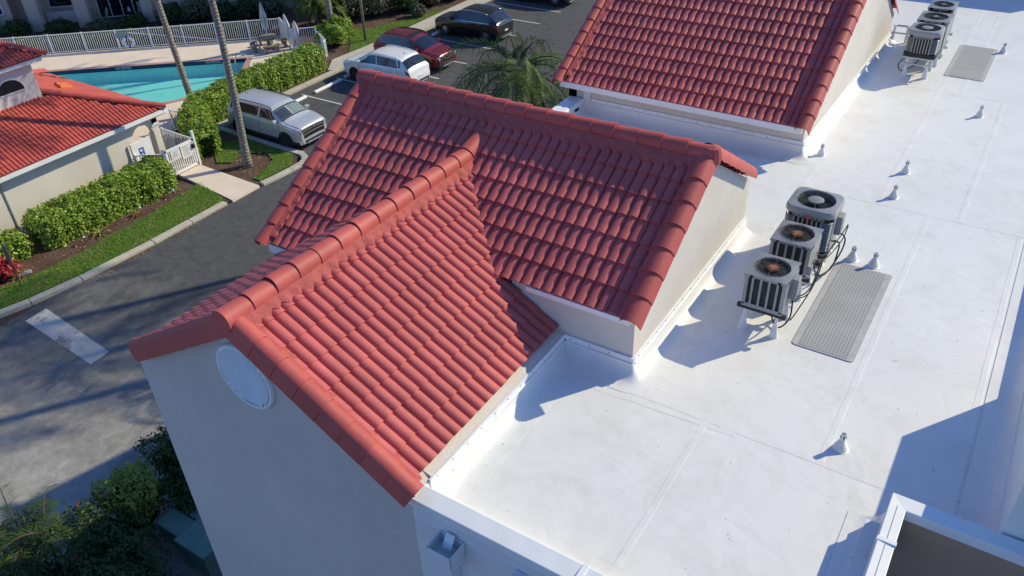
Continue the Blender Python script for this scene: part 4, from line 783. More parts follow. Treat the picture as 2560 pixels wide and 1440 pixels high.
def ac_round(name,label,x0,y0,w_,d_,zb,h,grp,onleg=True,badge=False):
    t=thing(name,label,'air conditioner',(x0+w_/2,y0+d_/2,ZR),grp,local=True); X,Y=w_/2,d_/2; z0=zb-ZR; z1=z0+h; rc=.13
    def rr(X,Y,r,n=5): return [(sx*(X-r)+r*math.cos(a0+PI/2*k/n),sy*(Y-r)+r*math.sin(a0+PI/2*k/n)) for sx,sy,a0 in ((1,1,0),(-1,1,PI/2),(-1,-1,PI),(1,-1,3*PI/2)) for k in range(n+1)]
    obj('core',MB().prism(rr(X-.03,Y-.03,rc),z0,z1-.08),M['coil'],t)
    lo=rr(X,Y,rc); n=len(lo); css=[MB() for _ in range(4)]; k=15
    for i in range(k):   # louvred corners and rear
        za=z0+.1+i*(h-.26)/k
        for q in range(4):
            seg=lo[q*6:(q+1)*6]; m=len(seg); cs=css[q]; sx,sy=((1,1),(-1,1),(-1,-1),(1,-1))[q]
            seg=[(seg[0][0],seg[0][1])]+seg+[seg[-1]]; e0=Vector(seg[0]);
            ext=.03; seg[0]=(seg[0][0],seg[0][1]-sy*ext) if q in (0,2) else (seg[0][0]-sx*ext,seg[0][1]); seg[-1]=(seg[-1][0]-sx*ext,seg[-1][1]) if q in (0,2) else (seg[-1][0],seg[-1][1]-sy*ext)
            m=len(seg); cs.add([(x,y,za) for x,y in seg]+[(x*.965,y*.965,za+.014) for x,y in seg]+[(x*.965,y*.965,za-.004) for x,y in seg],[(j,j+1,m+j+1,m+j) for j in range(m-1)]+[(2*m+j,2*m+j+1,j+1,j) for j in range(m-1)])
    [obj('louvre',cs,M['acgrey'],t) for cs in css]
    br=MB()
    for i in range(7):
        x=-X+rc+.03+i*(2*X-2*rc-.06)/6; br.box(x-.012,x+.012,-Y-.0,-Y+.02,z0+.08,z1-.13)
    br.box(-X+rc,X-rc,-Y,-Y+.03,z1-.16,z1-.1); obj('grille',br,M['acgrey'],t)
    obj('side_panel',MB().box(X-.02,X+.006,-Y+rc,Y-rc,z0+.05,z1-.08),M['aclight'],t,bevel=.004)
    b=MB(); b.prism(rr(X+.01,Y+.01,rc),z0-.02,z0+.07); obj('base_pan',b,M['coil'],t,bevel=.01)
    r=min(X,Y)*.8; ri=[(r*math.cos(2*PI*(j+.0)/n+.0),r*math.sin(2*PI*j/n)) for j in range(n)]
    lo2=[p for a,b in zip(rr(X+.012,Y+.012,rc+.01),rr(X+.012,Y+.012,rc+.01)[1:]+rr(X+.012,Y+.012,rc+.01)[:1]) for p in [(a[0]+(b[0]-a[0])*k/5,a[1]+(b[1]-a[1])*k/5) for k in range(5 if math.hypot(a[0]-b[0],a[1]-b[1])>.2 else 1)]]; n=len(lo2); import_a=[math.atan2(y,x) for x,y in lo2]; ri=[(r*math.cos(a),r*math.sin(a)) for a in import_a]
    lid=MB(); V=[(x,y,z1-.02) for x,y in ri]+[(x*1.06,y*1.06,z1+.012) for x,y in ri]+[(x*.95,y*.95,z1) for x,y in lo2]+[(x,y,z1-.03) for x,y in lo2]+[(x,y,z1-.1) for x,y in lo2]+[(x*.99,y*.99,z1-.09) for x,y in ri]
    lid.add(V,[(a*n+j,a*n+(j+1)%n,(a+1)*n+(j+1)%n,(a+1)*n+j) for a in range(4) for j in range(n)]+[(5*n+j,5*n+(j+1)%n,(j+1)%n,j) for j in range(n)]); obj('lid',lid,M['aclight'],t,smooth=35)
    obj('fan_well',MB().lathe([(.0,z1-.16),(r*.97,z1-.16),(r*.97,z1-.09)],n=32),M['black'],t)
    fan=MB()
    for q in range(3):
        a=q*2*PI/3+.4; fan.add([(.1*math.cos(a),.1*math.sin(a),z1-.12),(r*.92*math.cos(a-.1),r*.92*math.sin(a-.1),z1-.14),(r*.92*math.cos(a+.8),r*.92*math.sin(a+.8),z1-.1),(.1*math.cos(a+1.3),.1*math.sin(a+1.3),z1-.1)],[(0,1,2,3)])
    obj('fan_blade',fan,M['coil'],t)
    gr=MB()
    for q in range(6): rr_=r*(.42+.11*q); gr.tube([(rr_*math.cos(a),rr_*math.sin(a),z1-.005) for a in np.linspace(0,2*PI,33)],.003,5)
    for q in range(8): a=q*PI/4+.2; gr.tube([(.1*math.cos(a),.1*math.sin(a),z1+.004),(r*1.02*math.cos(a),r*1.02*math.sin(a),z1-.004)],.006,5)
    obj('fan_guard',gr,M['coil'],t); obj('hub_cover',MB().lathe([(0,z1-.02),(.125,z1-.02),(.125,z1+.006),(.1,z1+.014),(0,z1+.014)],n=22),M['acgrey'],t,smooth=40)
    if badge: obj('badge',MB().lathe([(0,0),(.04,0),(.04,.008),(0,.008)],(0,-Y-.012,z1-.13),14,ax='y'),plain('red_badge',(.5,.12,.14),.4),t)
    return t,X,Y,z0,z1
t,X,Y,z0,z1=ac_round('air_conditioner','large rounded grey air conditioner, rearmost of the near row with clean hub',.75,3.78,.75,.72,9.2,.8,GA,badge=True)
obj('junction_box',MB().box(X+.006,X+.09,-.05,.15,z0+.3,z0+.62),M['grey_pl'],t,bevel=.008); [obj('beam',MB().box(-X,X,a,a+.06,z0-.12,z0-.02),M['steel'],t) for a in (-Y+.1,Y-.16)]
for sx in (-1,1):
    for sy in (-1,1): obj('leg',MB().lathe([(.08,0),(.04,.06),(.03,z0-.1)],(sx*(X-.08),sy*(Y-.12),0),10),M['memb'],t,smooth=50)
wires(t,[[(X,.05,z0+.25),(X+.1,.08,z0+.27),(X+.18,.03,z0+.2),(X+.18,-.2,z0+.06),(X+.1,-.6,.1),(X+.02,-.9,.2)],[(X,-.1,z0+.2),(X+.08,-.1,z0+.22),(X+.14,-.15,z0+.18),(X+.14,-.4,.12),(X+.05,-.8,.15)]],.013)
t,X,Y,z0,z1=ac_round('air_conditioner','rounded pale grey air conditioner on tall legs, frontmost of the far row',.72,13.0,.7,.7,9.5,.6,GB)
[obj('beam',MB().box(-X-.02,X+.02,a,a+.04,z0-.06,z0-.02),M['steel'],t) for a in (-Y+.02,Y-.06)]; obj('brace',MB().box(-X+.05,X-.05,-Y,-Y+.03,z0-.2,z0-.17),M['steel'],t)
for sx in (-1,1):
    for sy in (-1,1): obj('leg',MB().lathe([(.075,0),(.065,.02),(.034,.24),(.02,.28),(.02,z0-.03)],(sx*(X-.12),sy*(Y-.04),0),12),M['memb'],t,smooth=50)
wires(t,[[(-X+.1,-Y+.2,z0-.05),(-X-.05,-Y+.1,.25),(-X+.05,-Y,.12),(-X+.25,-Y+.2,.2),(0,0,.35)]])
for (lab,x,y,w_,d_) in (('square grey air conditioner, middle of the far row',.74,13.95,.68,.75),('square grey air conditioner, rearmost of the far row and cut by the frame',.78,15.05,.58,.75)):
    t,X,Y,z0,z1=ac_square('air_conditioner',lab,x,y,w_,d_,9.35,.75,GB,2,False); stand(t,X,Y,z0,0)
t=thing('pipe_rack','low steel pipe rack between the far gable and its air conditioners','pipe rack',(.3,15.5,ZR))
obj('pipe',MB().tube([(.03,15.43,ZR+.42),(.75,15.5,ZR+.42)],.025,8),M['steel'],t); obj('pipe',MB().tube([(.03,15.36,ZR+.25),(.75,15.42,ZR+.25)],.02,8),M['steel'],t)
for x in (.08,.4): obj('post',MB().box(x-.03,x+.03,15.36,15.42,ZR,ZR+.45),M['wmetal'],t)
# vent pipes
def vent_pipe(label,x,y,h,s=1.0):
    s*=.6; h*=.94; ZK=.74
    t=thing('vent_pipe',label,'vent pipe',(x,y,ZR),'white flashed vent pipes on the flat roof',local=True)
    obj('boot',MB().lathe([(r_,z_*ZK) for r_,z_ in [(.16*s,.004),(.125*s,.02),(.118*s,.05),(.118*s,.075),(.105*s,.078),(.102*s,.11),(.088*s,.114),(.085*s,.145),(.07*s,.15),(.066*s,.185),(.055*s,.19),(.052*s,.22),(.05*s,.24)]],n=20),M['memb'],t,smooth=30)
    p=obj('pipe',MB().lathe([(.05*s,.2*ZK),(.05*s,h*ZK),(.042*s,h*ZK),(.042*s,h*ZK-.06)],n=16),M['wmetal'],t,smooth=40); obj('opening',MB().lathe([(0,h*ZK-.04),(.042*s,h*ZK-.04)],n=14),M['coil'],p)
    bd=MB()
    for k in range(5): a=k*1.3+x; bd.box(-.008,.008,-.002,.002,h*ZK-.06,h*ZK-.02,M=Matrix.Rotation(a,4,'Z')@Matrix.Translation((0,-.052*s,0)))
    obj('grille_slot',bd,M['coil'],p)
vent_pipe('vent pipe nearest the camera, alone on the front roof area',2.77,0,.36,1.1)
vent_pipe('vent pipe beside the front corner of the far gable',.34,7.85,.34)
vent_pipe('rear one of two vent pipes beyond the large air conditioner',1.93,7.85,.36)
vent_pipe('front one of two vent pipes beyond the large air conditioner',1.95,6.75,.36)
vent_pipe('left one of two vent pipes behind the near walkway mat',1.83,4.3,.36,1.1)
vent_pipe('right one of two vent pipes behind the near walkway mat',2.17,4.28,.36,1.1)
vent_pipe('vent pipe halfway to the far walkway mat, near the right edge',2.74,11.3,.36)
vent_pipe('vent pipe at the right corner of the far walkway mat',2.66,15.75,.36)
t=NT('perforated_walkway_mat'); vx=t.math('FRACT',t.math('MULTIPLY',t.sep(0),22)); vy=t.math('FRACT',t.math('MULTIPLY',t.sep(1),22))
ca=t.math('MULTIPLY',t.math('LESS_THAN',t.math('ABSOLUTE',t.math('SUBTRACT',vx,.5)),.3),t.math('LESS_THAN',t.math('ABSOLUTE',t.math('SUBTRACT',vy,.5)),.27)); n=t.noise(2,5); a=t.mix(ca,t.ramp(n,[(.3,(.37,.375,.38)),(.7,(.45,.455,.46))]),(.24,.245,.25)); t.bump(ca,.5,.01); M['mat']=t.base(a,.7)
M['matedge']=plain('grey_mat_edge',(.44,.445,.45),.6)
def mat(label,x0,x1,y0,y1):
    t=thing('walkway_mat',label,'roof mat',(x0,y0,ZR),'perforated grey walkway mats on the roof'); r=.06
    pts=[(cx+r*math.cos(a0+PI/2*k/4),cy+r*math.sin(a0+PI/2*k/4)) for cx,cy,a0 in ((x1-r,y1-r,0),(x0+r,y1-r,PI/2),(x0+r,y0+r,PI),(x1-r,y0+r,3*PI/2)) for k in range(5)]
    obj('mat_border',MB().prism(pts,ZR+.003,ZR+.014),M['matedge'],t); obj('mat_tread',MB().box(x0+.09,x1-.09,y0+.03,y1-.03,ZR+.0142,ZR+.018),M['mat'],t)
mat('perforated grey walkway mat beside the near row of air conditioners',1.645,2.5,1.69,4.13); mat('perforated grey walkway mat beside the far row of air conditioners',1.665,2.54,13.46,15.92)
# ================================================================ ground level small things
t=thing('utility_box','green transformer box with sloped lids among the dark shrubs','utility box',(-10.4,-1.6,0))
for (x0,x1,y0,y1,h) in ((-11.2,-10.35,-2.05,-1.5,.85),(-10.85,-10.1,-1.46,-.9,.82)):
    m=(y0+y1)/2; bxo=obj('cabinet',MB().box(x0+.03,x1-.03,y0+.03,y1-.03,0,h-.08),M['green_box'],t); obj('lid',MB().box(x0,x1,y0,y1,h-.08,h),M['green_box'],bxo,bevel=.035)
t=thing('utility_box','second green transformer box against the gable wall','utility box',(-9.7,-1.7,0))
bxo=obj('cabinet',MB().box(-10.25,-9.3,-2.15,-1.5,0,.88),M['green_box'],t); obj('lid',MB().box(-10.3,-9.25,-2.2,-1.46,.88,.96),M['green_box'],bxo,bevel=.035)
tag(obj('light_pole',MB().tube([(-31.8,29.2,0),(-31.8,29.2,3),(-31.78,29.2,9)],[.085,.08,.06],10),M['wood'],smooth=True),'weathered wooden light pole on the grass strip behind the red car','pole')
t=thing('sign_post','thin dark sign board edge-on on a post in the lawn strip','sign',(-25.05,2.6,.05))
obj('post',MB().tube([(-25.05,2.6,0),(-25.03,2.58,1.25)],.022,6),M['coil'],t); obj('board',MB().extrude([(-25.04,2.56,.95),(-25.0,2.6,.95),(-24.98,2.64,1.3),(-24.98,2.64,1.75),(-25.01,2.58,2.0),(-25.04,2.53,1.75),(-25.05,2.52,1.25)],(.03,-.02,0)),plain('weathered_sign',(.13,.1,.095),.7,0,.3),t)
tag(obj('valve_box',MB().box(-.28,.28,-.13,.13,0,.09,M=Matrix.Translation((-25.75,3.1,.06))@Matrix.Rotation(1.1,4,'Z')),M['grey_pl'],bevel=.02),'flat grey valve box lying in the mulch by the lawn','box')
for (x,y),l in zip(((-25.65,5.6),(-25.7,8.2),(-25.75,9.9)),('by the small yellow bromeliad','by the small red bromeliad','nearest the pool gate')):
    t=thing('path_light','small dark path light in the mulch '+l,'path light',(x,y,.06),local=True); obj('stake',MB().tube([(0,0,0),(0,0,.3)],.012,6),M['black'],t); obj('shade',MB().lathe([(.07,.3),(.05,.34),(.01,.37)],n=12),M['steel'],t)
# ================================================================ vegetation
def nrmz(a): return a/np.maximum(1e-9,np.linalg.norm(a,axis=1,keepdims=True))
def leaves(mb,P,N,size,asp=.5,spread=.75,mi=0,fold=False):
    n=len(P); N=nrmz(N+rng.normal(0,spread,(n,3))); a=nrmz(np.cross(N,rng.normal(0,1,(n,3)))); b=np.cross(N,a); s=(size*rng.uniform(.5,1.5,n))[:,None]
    q=[P-a*s*.5,P-a*s*.1+b*s*asp*.5,P+a*s*.28+b*s*asp*.38,P+a*s*.55,P+a*s*.28-b*s*asp*.38,P-a*s*.1-b*s*asp*.5]
    for k in (1,2,4,5): q[k]=q[k]+N*s*.1
    mb.cards(np.stack(q,1),6,mi)
def bumps(P,f,s): return (np.sin(P[:,0]*f+s)*np.sin(P[:,1]*f*1.3+2*s)+.6*np.sin(P[:,2]*f*1.9+P[:,0]*f*.7+s*3)+.5*np.sin(P[:,1]*f*2.7+s))
def hedge(name,label,path,wd,h,n,mat,size=.1,cat='hedge',z0=.05):
    path=np.array(path,float); seg=np.linalg.norm(np.diff(path,axis=0),axis=1); cs=np.r_[0,np.cumsum(seg)]; Lt=cs[-1]
    s=rng.uniform(-wd*.35,Lt+wd*.35,n); sc_=np.clip(s,0,Lt); i=np.clip(np.searchsorted(cs,sc_,side='right')-1,0,len(seg)-1); d=(path[i+1]-path[i])/seg[i][:,None]
    c=path[i]+d*(sc_-cs[i])[:,None]; nn=np.c_[-d[:,1],d[:,0]]; over=np.abs(s-sc_)/(wd*.35+1e-9)
    u=rng.random(n)*(2*h+wd*1.25); side=np.where(u<h,-1,np.where(u>h+wd*1.25,1,0)); z=np.where(u<h,u,np.where(u>h+wd*1.25,u-h-wd*1.25,h)); x=np.where(side!=0,side*wd/2,(u-h)/(1.25)-wd/2)
    cap=rng.random(n)<.07*wd*4/Lt
    s_end=np.where(rng.random(n)<.5,-wd*.3,Lt+wd*.3)
    f=1-.28*over**2; x=x*f*(1-.18*np.maximum(0,z-h*.6)/h); z=np.where(side==0,h*(1-.22*over**2)-.12*(np.abs(x)/(wd/2))**3*h,z*(1-.2*over**2))
    P=np.c_[c+nn*x[:,None]+d*(s-sc_)[:,None],z0+z]; Nn=np.c_[nn*(side*1.)[:,None]+d*(np.sign(s-sc_)*over)[:,None],np.where(side==0,1.,.35)]
    dep=bumps(P,2.3,1.)*.07+bumps(P,5.5,2.)*.04-np.abs(rng.normal(0,.13,n)); P=P+nrmz(Nn)*dep[:,None]; P[:,2]=np.maximum(P[:,2],z0+.03)
    mb=MB(); leaves(mb,P,Nn,size,.55)
    o=obj(name,mb,mat,fixn=False); tag(o,label,cat)
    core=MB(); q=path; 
    rb=ribbon([Vector(p) for p in q],wd*.62,z0,z0+h*.74); obj('branches_and_shade_core',rb,M['core'],o); return o  # dark solid block inside the leaves stands in for inner shade
M['core']=plain('painted_shade_core',(.018,.03,.01),.95,0,.4,9)  # near black colour puts the inner shade into the plant cores
def blob(name,label,c,r,n,mat,size=.08,cat='shrub',flowers=None,par=None,asp=.5):
    c=np.array(c,float); r=np.array(r,float); D=nrmz(rng.normal(0,1,(n,3))); D[:,2]=np.where(D[:,2]<-.3,-D[:,2],D[:,2]); rad=1+.16*bumps(D*3,1.2,c[0])+.1*bumps(D*3,2.7,c[1])-np.abs(rng.normal(0,.14,n))
    P=c+D*r*rad[:,None]; P[:,2]=np.maximum(P[:,2],.06); mb=MB(); leaves(mb,P,D+np.array([0,0,.4]),size,asp,.8); o=obj(name,mb,mat,fixn=False); tag(o,label,cat)
    st=MB()
    for k in range(7):
        a=k*.9+c[0]; st.tube([(c[0]+.08*math.cos(a),c[1]+.08*math.sin(a),0),(c[0]+r[0]*.4*math.cos(a),c[1]+r[1]*.4*math.sin(a),c[2]),(c[0]+r[0]*.75*math.cos(a),c[1]+r[1]*.75*math.sin(a),c[2]+r[2]*.6)],[.03,.02,.008],5)
    obj('branches_and_shade_core',st,M['twig'],o)
    cr=MB(); cr.lathe([(.05,.0),(r[0]*.6,c[2]*.4),(r[0]*.66,c[2]),(r[0]*.4,c[2]+r[2]*.55),(.05,c[2]+r[2]*.66)],(c[0],c[1],.02),10); obj('shade_core',cr,M['core'],o)  # solid dark shape, painted shade behind the outer leaves
    if flowers:
        for k in range(flowers):
            a=rng.random()*6.28; p=c+np.array([math.cos(a)*r[0]*.7,math.sin(a)*r[1]*.7,r[2]*.75]); fm=MB()
            for j in range(5): b=j*1.257; fm.add([tuple(p),tuple(p+np.array([.05*math.cos(b-.4),.05*math.sin(b-.4),.03])),tuple(p+np.array([.08*math.cos(b),.08*math.sin(b),.02])),tuple(p+np.array([.05*math.cos(b+.4),.05*math.sin(b+.4),.03]))],[(0,1,2,3)])
            obj('flower',fm,M['redleaf'],o,fixn=False)
    return o
hedge('hedge','long glossy green hedge along the cream clubhouse wall',[(-26.98,4.9),(-26.9,7.5),(-26.85,10.2)],1.45,1.3,15000,M['clusia'],.11)
hedge('hedge','short lower hedge at the left edge beside the red shrub',[(-27.35,-1.),(-27.2,3.7)],1.3,1.0,6500,M['clusia'],.125)
hedge('hedge','long curving green hedge between the pool deck and the parked cars',[(-27.6,13.35),(-29.2,13.95),(-30.7,15.6),(-31.,17.6),(-31.0,24.0)],1.35,1.45,22000,M['clusia'],.115)
blob('shrub','bright glossy bush at the foot of the rear palm',(-32.9,27.7,.75),(.95,1.0,.8),3800,M['clusia'],.15)
blob('shrub','small bright bush right of the rear palm trunk',(-33.5,29.1,.6),(.65,.7,.6),1500,M['clusia'],.15)
for i,(x,y,rx,rz_,m,l) in enumerate(((-35.7,32.2,1.1,1.1,'greyleaf','dusty olive bush right behind the rear palm trunk'),(-34.6,33.4,1.0,.95,'greyleaf','dusty olive bush with pale twigs beside the light pole'),(-33.6,35.2,1.1,.95,'dkleaf','dark bush left of the reddish bush'),(-32.8,36.9,1.15,.95,'greyred','reddish brown bush in the bed behind the black car'),(-31.9,34.6,.5,.5,'greyleaf','small pale bush in front of the dark bushes'),(-32.3,39.0,1.1,.9,'dkleaf','dark green bush at the end of the sidewalk bed'),(-31.9,41.2,1.,.85,'dkleaf','last dark bush by the top of the sidewalk'),(-35.9,35.4,1.3,1.2,'dkleaf','tall dark bush against the pale wall'))):
    if m=='greyred' and m not in M: M[m]=leafmat('reddish_shrub_leaf',(.1,.05,.035),(.22,.15,.09),(.08,.09,.04),.2)
    blob('shrub',l,(x,y,rz_*.8),(rx,rx,rz_),2200,M[m],.13)
kk=0
for u,v,rx,rz_,l in ((-10.3,-.9,1.,.8,'dark bush at the far left of the patio bed'),(-8.3,-1.0,.9,.6,'low dark bush by the leftmost pillar'),(-5.6,-.9,.9,.45,'low dark bush before the grey patio wall'),(-3.0,-1.2,.9,.4,'low grey bush by the reclined chair'),(-.9,-1.1,.9,.45,'low bush below the sliding doors'),(1.5,-1.,.9,.8,'dark bush under the pink wall window, left'),(3.2,-1.,1.0,.9,'dark bush under the pink wall window, right'),(4.9,-1.2,.9,.7,'dark bush before the pillar behind the fence'),(6.6,-1.2,1.,.75,'olive bush below the white balcony'),(8.3,-1.3,1.,.8,'olive bush behind the folded parasol')):
    q=MA@Vector((u,v,0)); blob('shrub',l,(q.x,q.y,rz_*.7),(rx,rx,rz_),1100,M['dkleaf' if kk%3 else 'greyleaf'],.14); kk+=1
for i,(x,y,z,rx,rz_,m,l) in enumerate(((-12.1,-1.9,1.0,.8,.85,'sunleaf','yellow green bush with sunlight painted into its leaves beside the road'),(-12.3,-.2,.8,1.0,.95,'dkleaf','dark hibiscus bush nearest the road at the gable corner'),(-11.4,.9,.9,1.0,1.,'dkleaf','dark bush half hidden behind the gable wall'),(-11.7,-3.2,.8,1.2,1.05,'dkleaf','dark flowering bush left of the green boxes'),(-10.3,-3.7,.8,1.3,1.0,'dkleaf','dark flowering bush below the green boxes'),(-8.6,-3.9,.7,1.1,.9,'dkleaf','dark bush at the foot of the gable wall'),(-12.2,-5.2,.7,1.2,1.0,'dkleaf','dark bush at the bottom edge of the photo'),(-9.7,-5.4,.7,1.4,.9,'dkleaf','low dark bush under the gable wall, lowest'),(-11.3,-.8,.7,.8,.8,'dkleaf','dark bush right behind the yellow green bush'))):
    blob('shrub',l,(x,y,z),(rx,rx,rz_),3600,M[m],.085,flowers=2 if i in (1,3,4,0) else 0)
hedge('low_planting','low dark planting strip right behind the long pool fence',[(-51.5,16.6),(-46,21.2),(-38.6,27.5)],1.1,.75,7000,M['dkleaf'],.16,'planting')
# red cordyline, bromeliads
def rosette(label,c,n,Ln,wd,m,cat):
    mb=MB()
    for k in range(n):
        a=k*2.399; e=.35+.75*(k/n); P=[]
        for i in range(5):
            f=i/4; r=Ln*f*math.cos(e-f*.7+.2); z=c[2]+Ln*f*math.sin(max(-.2,e-f*.55)); w_=wd*math.sin(PI*min(1,.15+f*.85))**.8; P.append([(c[0]+r*math.cos(a)-w_*math.sin(a),c[1]+r*math.sin(a)+w_*math.cos(a),z+.01),(c[0]+r*math.cos(a),c[1]+r*math.sin(a),z-.01),(c[0]+r*math.cos(a)+w_*math.sin(a),c[1]+r*math.sin(a)-w_*math.cos(a),z+.01)])
        mb.grid(P)
    return tag(obj('bromeliad' if cat=='bromeliad' else 'red_shrub',mb,m,fixn=False),label,cat)
rosette('yellow striped bromeliad in front of the long hedge',(-25.75,6.35,.1),13,.5,.035,leafmat('yellow_bromeliad',(.4,.4,.1),(.3,.3,.08),None,.3),'bromeliad')
rosette('small red bromeliad in front of the long hedge',(-25.75,8.05,.08),11,.32,.03,M['bromel'],'bromeliad')
rosette('orange bromeliad beside the dark sign post',(-25.75,3.0,.08),12,.42,.035,M['bromel'],'bromeliad')
blob('red_shrub','crimson leaved shrub at the left edge beside the sign post',(-26.05,2.55,.4),(.5,.55,.5),420,M['redleaf'],.2,'shrub')
# ---------------- palms
def frond(mb,base,az,el,Ln,droop,n,ll,hang,wd=.03,mi=1,ms=0):
    b=np.array(base,float); h=np.array([math.cos(az),math.sin(az),0]); sd_=np.array([-math.sin(az),math.cos(az),0]); pts=[b]; e=el; st=Ln/12
    for i in range(12): pts.append(pts[-1]+(h*math.cos(e)+np.array([0,0,math.sin(e)]))*st); e-=droop/12*(1+.6*i/12)
    mb.tube([tuple(p) for p in pts],list(np.linspace(.028,.006,13)),5,mi=ms); pts=np.array(pts)
    f=np.linspace(.14,1,n); idx=f*12; i0=np.clip(idx.astype(int),0,11); P=pts[i0]+(pts[i0+1]-pts[i0])*(idx-i0)[:,None]; T=nrmz(pts[i0+1]-pts[i0]); L=ll*np.sin(PI*(.12+f*.8))**.7
    for s in (-1,1):
        D=nrmz(sd_*s+T*.55+rng.normal(0,.12,(n,3))+np.array([0,0,.15])); D2=nrmz(D+np.array([0,0,-hang])+rng.normal(0,.1,(n,3)))
        m=P+D*L[:,None]*.5; q=m+D2*L[:,None]*.55; W=nrmz(np.cross(D,np.array([0,0,1.])+T*.5))*wd/2
        mb.cards(np.stack([P-W*.6,P+W*.6,m+W,m-W],1),4,mi); mb.cards(np.stack([m-W,m+W,q],1),3,mi)
def palm(name,label,base,top,r0,r1,nf,Ln,ll,n=46,mat='palm',hang=.9,droop=1.6,cat='palm tree',bend=(0,0),shaft=False):
    t=thing(name,label,cat,(base[0],base[1],0)); P=[];Rr=[]; K=26
    for i in range(K+1):
        f=i/K; P.append((base[0]+(top[0]-base[0])*f+bend[0]*math.sin(PI*f),base[1]+(top[1]-base[1])*f+bend[1]*math.sin(PI*f),top[2]*f)); Rr.append((r0*(1+.5*math.exp(-f*16))+(r1-r0)*f)*(1+.035*(-1)**i))
    obj('trunk',MB().tube(P,Rr,14),M['trunk'],t,smooth=True)
    mb=MB(); c=np.array(top)
    if shaft: obj('crown_shaft',MB().tube([(c[0],c[1],c[2]-.1),(c[0],c[1],c[2]+.7),(c[0],c[1],c[2]+1.2)],[r1*1.1,r1*1.25,r1*.5],12),M['green_box'],t,smooth=True); c=c+np.array([0,0,1.1])
    for k in range(nf):
        f=k/nf; frond(mb,c+np.array([0,0,.1*f]),k*2.399+.3*rng.normal(),-.25+1.5*f**.8,Ln*rng.uniform(.85,1.1),droop*rng.uniform(.8,1.15),n,ll,hang,.022 if mat=='palmy' else .03)
    obj('crown',mb,[M['twig'],M[mat]],t,fixn=False); return t
palm('palm_tree','tall palm in the lawn island with pale smooth ringed trunk',(-25.16,13.47),(-25.3,13.6,11.2),.17,.12,20,3.6,.75,44,bend=(.14,.1))
palm('palm_tree','tall palm rising out of the pool hedge with rough pale trunk',(-31.85,16.2),(-32.6,15.9,11.0),.16,.12,18,3.4,.75,40,bend=(-.05,.0))
palm('palm_tree','grey palm trunk standing in the bright bush by the lawn strip',(-33.75,28.45),(-33.9,28.5,9.5),.18,.15,16,3.2,.7,36)
palm('palm_tree','feathery queen palm between the red gables and the parking bays',(-9.4,11.8),(-9.4,11.8,7.55),.16,.13,26,3.0,.66,66,'palmy',1.7,2.5)
palm('palm_tree','tall palm behind the far gable, crown above the frame',(-6.3,20.6),(-6.3,20.6,14.5),.2,.15,17,4.1,.85,42,shaft=True)
palm('palm_tree','tall palm close behind the far gable, crown above the frame',(-6.0,17.2),(-6.0,17.2,16.8),.2,.15,17,4.1,.85,42,shaft=True)
palm('palm_tree','tallest palm beyond the far gable, crown above the frame',(-6.6,24.5),(-6.6,24.5,17.8),.2,.15,17,4.1,.85,42,shaft=True)
# clumping palm at the bottom left corner, feathery clump by the pool fence
def clump(label,c,stems,h,Ln,ll,mat,n=30,hang=.7,droop=1.5,wd=.035):
    t=thing('clump_palm',label,'palm',(c[0],c[1],0)); st=MB(); mb=MB()
    for k in range(stems):
        a=k*2.4; r=.35*math.sqrt(k/stems)*2; b=(c[0]+r*math.cos(a),c[1]+r*math.sin(a)); hh=h*rng.uniform(.55,1.1); st.tube([(b[0],b[1],0),(b[0]+.1*math.cos(a),b[1]+.1*math.sin(a),hh)],[.05,.035],6)
        for j in range(7): frond(mb,(b[0]+.1*math.cos(a),b[1]+.1*math.sin(a),hh),j*2.4+k,.15+1.15*j/7,Ln*rng.uniform(.8,1.1),droop,n,ll,hang,wd)
    obj('stem',st,M['twig'],t); obj('fronds',mb,[M['twig'],M[mat]],t,fixn=False)
clump('dark feathery palm clump at the bottom left corner',(-12.8,-4.35),5,1.6,1.45,.45,'dkleaf',34,.5,1.5,.018)  # darker leaf colour stands in for shade on this clump
q=MA@Vector((12.4,-3.0,0))
clump('broad feathery palm clump at the corner of the pool fence',(-36.4,30.0),9,1.9,1.6,.55,'palmy',22,.5,1.4,.06)
# fallen leaves: gutters and mulch
P=np.c_[rng.uniform(-23.3,-23.05,500),rng.uniform(3,11,500),np.full(500,.02)]; P=P[rng.random(500)<np.abs(np.sin(P[:,1]*1.7))**2]; mb=MB(); leaves(mb,P,np.tile([0,0,1.],(len(P),1)),.06,.5,.3)
Q=np.c_[rng.uniform(-26.3,-25.4,260),rng.uniform(0,10.5,260),np.full(260,.09)]; leaves(mb,Q,np.tile([0,0,1.],(260,1)),.09,.45,.4)
Q=np.c_[rng.uniform(-26.5,-24.2,160),rng.uniform(12.8,15,160),np.full(160,.13)]; leaves(mb,Q,np.tile([0,0,1.],(160,1)),.07,.45,.4)
kind(obj('fallen_leaves',mb,leafmat('dry_leaf',(.3,.14,.05),(.45,.3,.14),None,.1),fixn=False),'stuff')
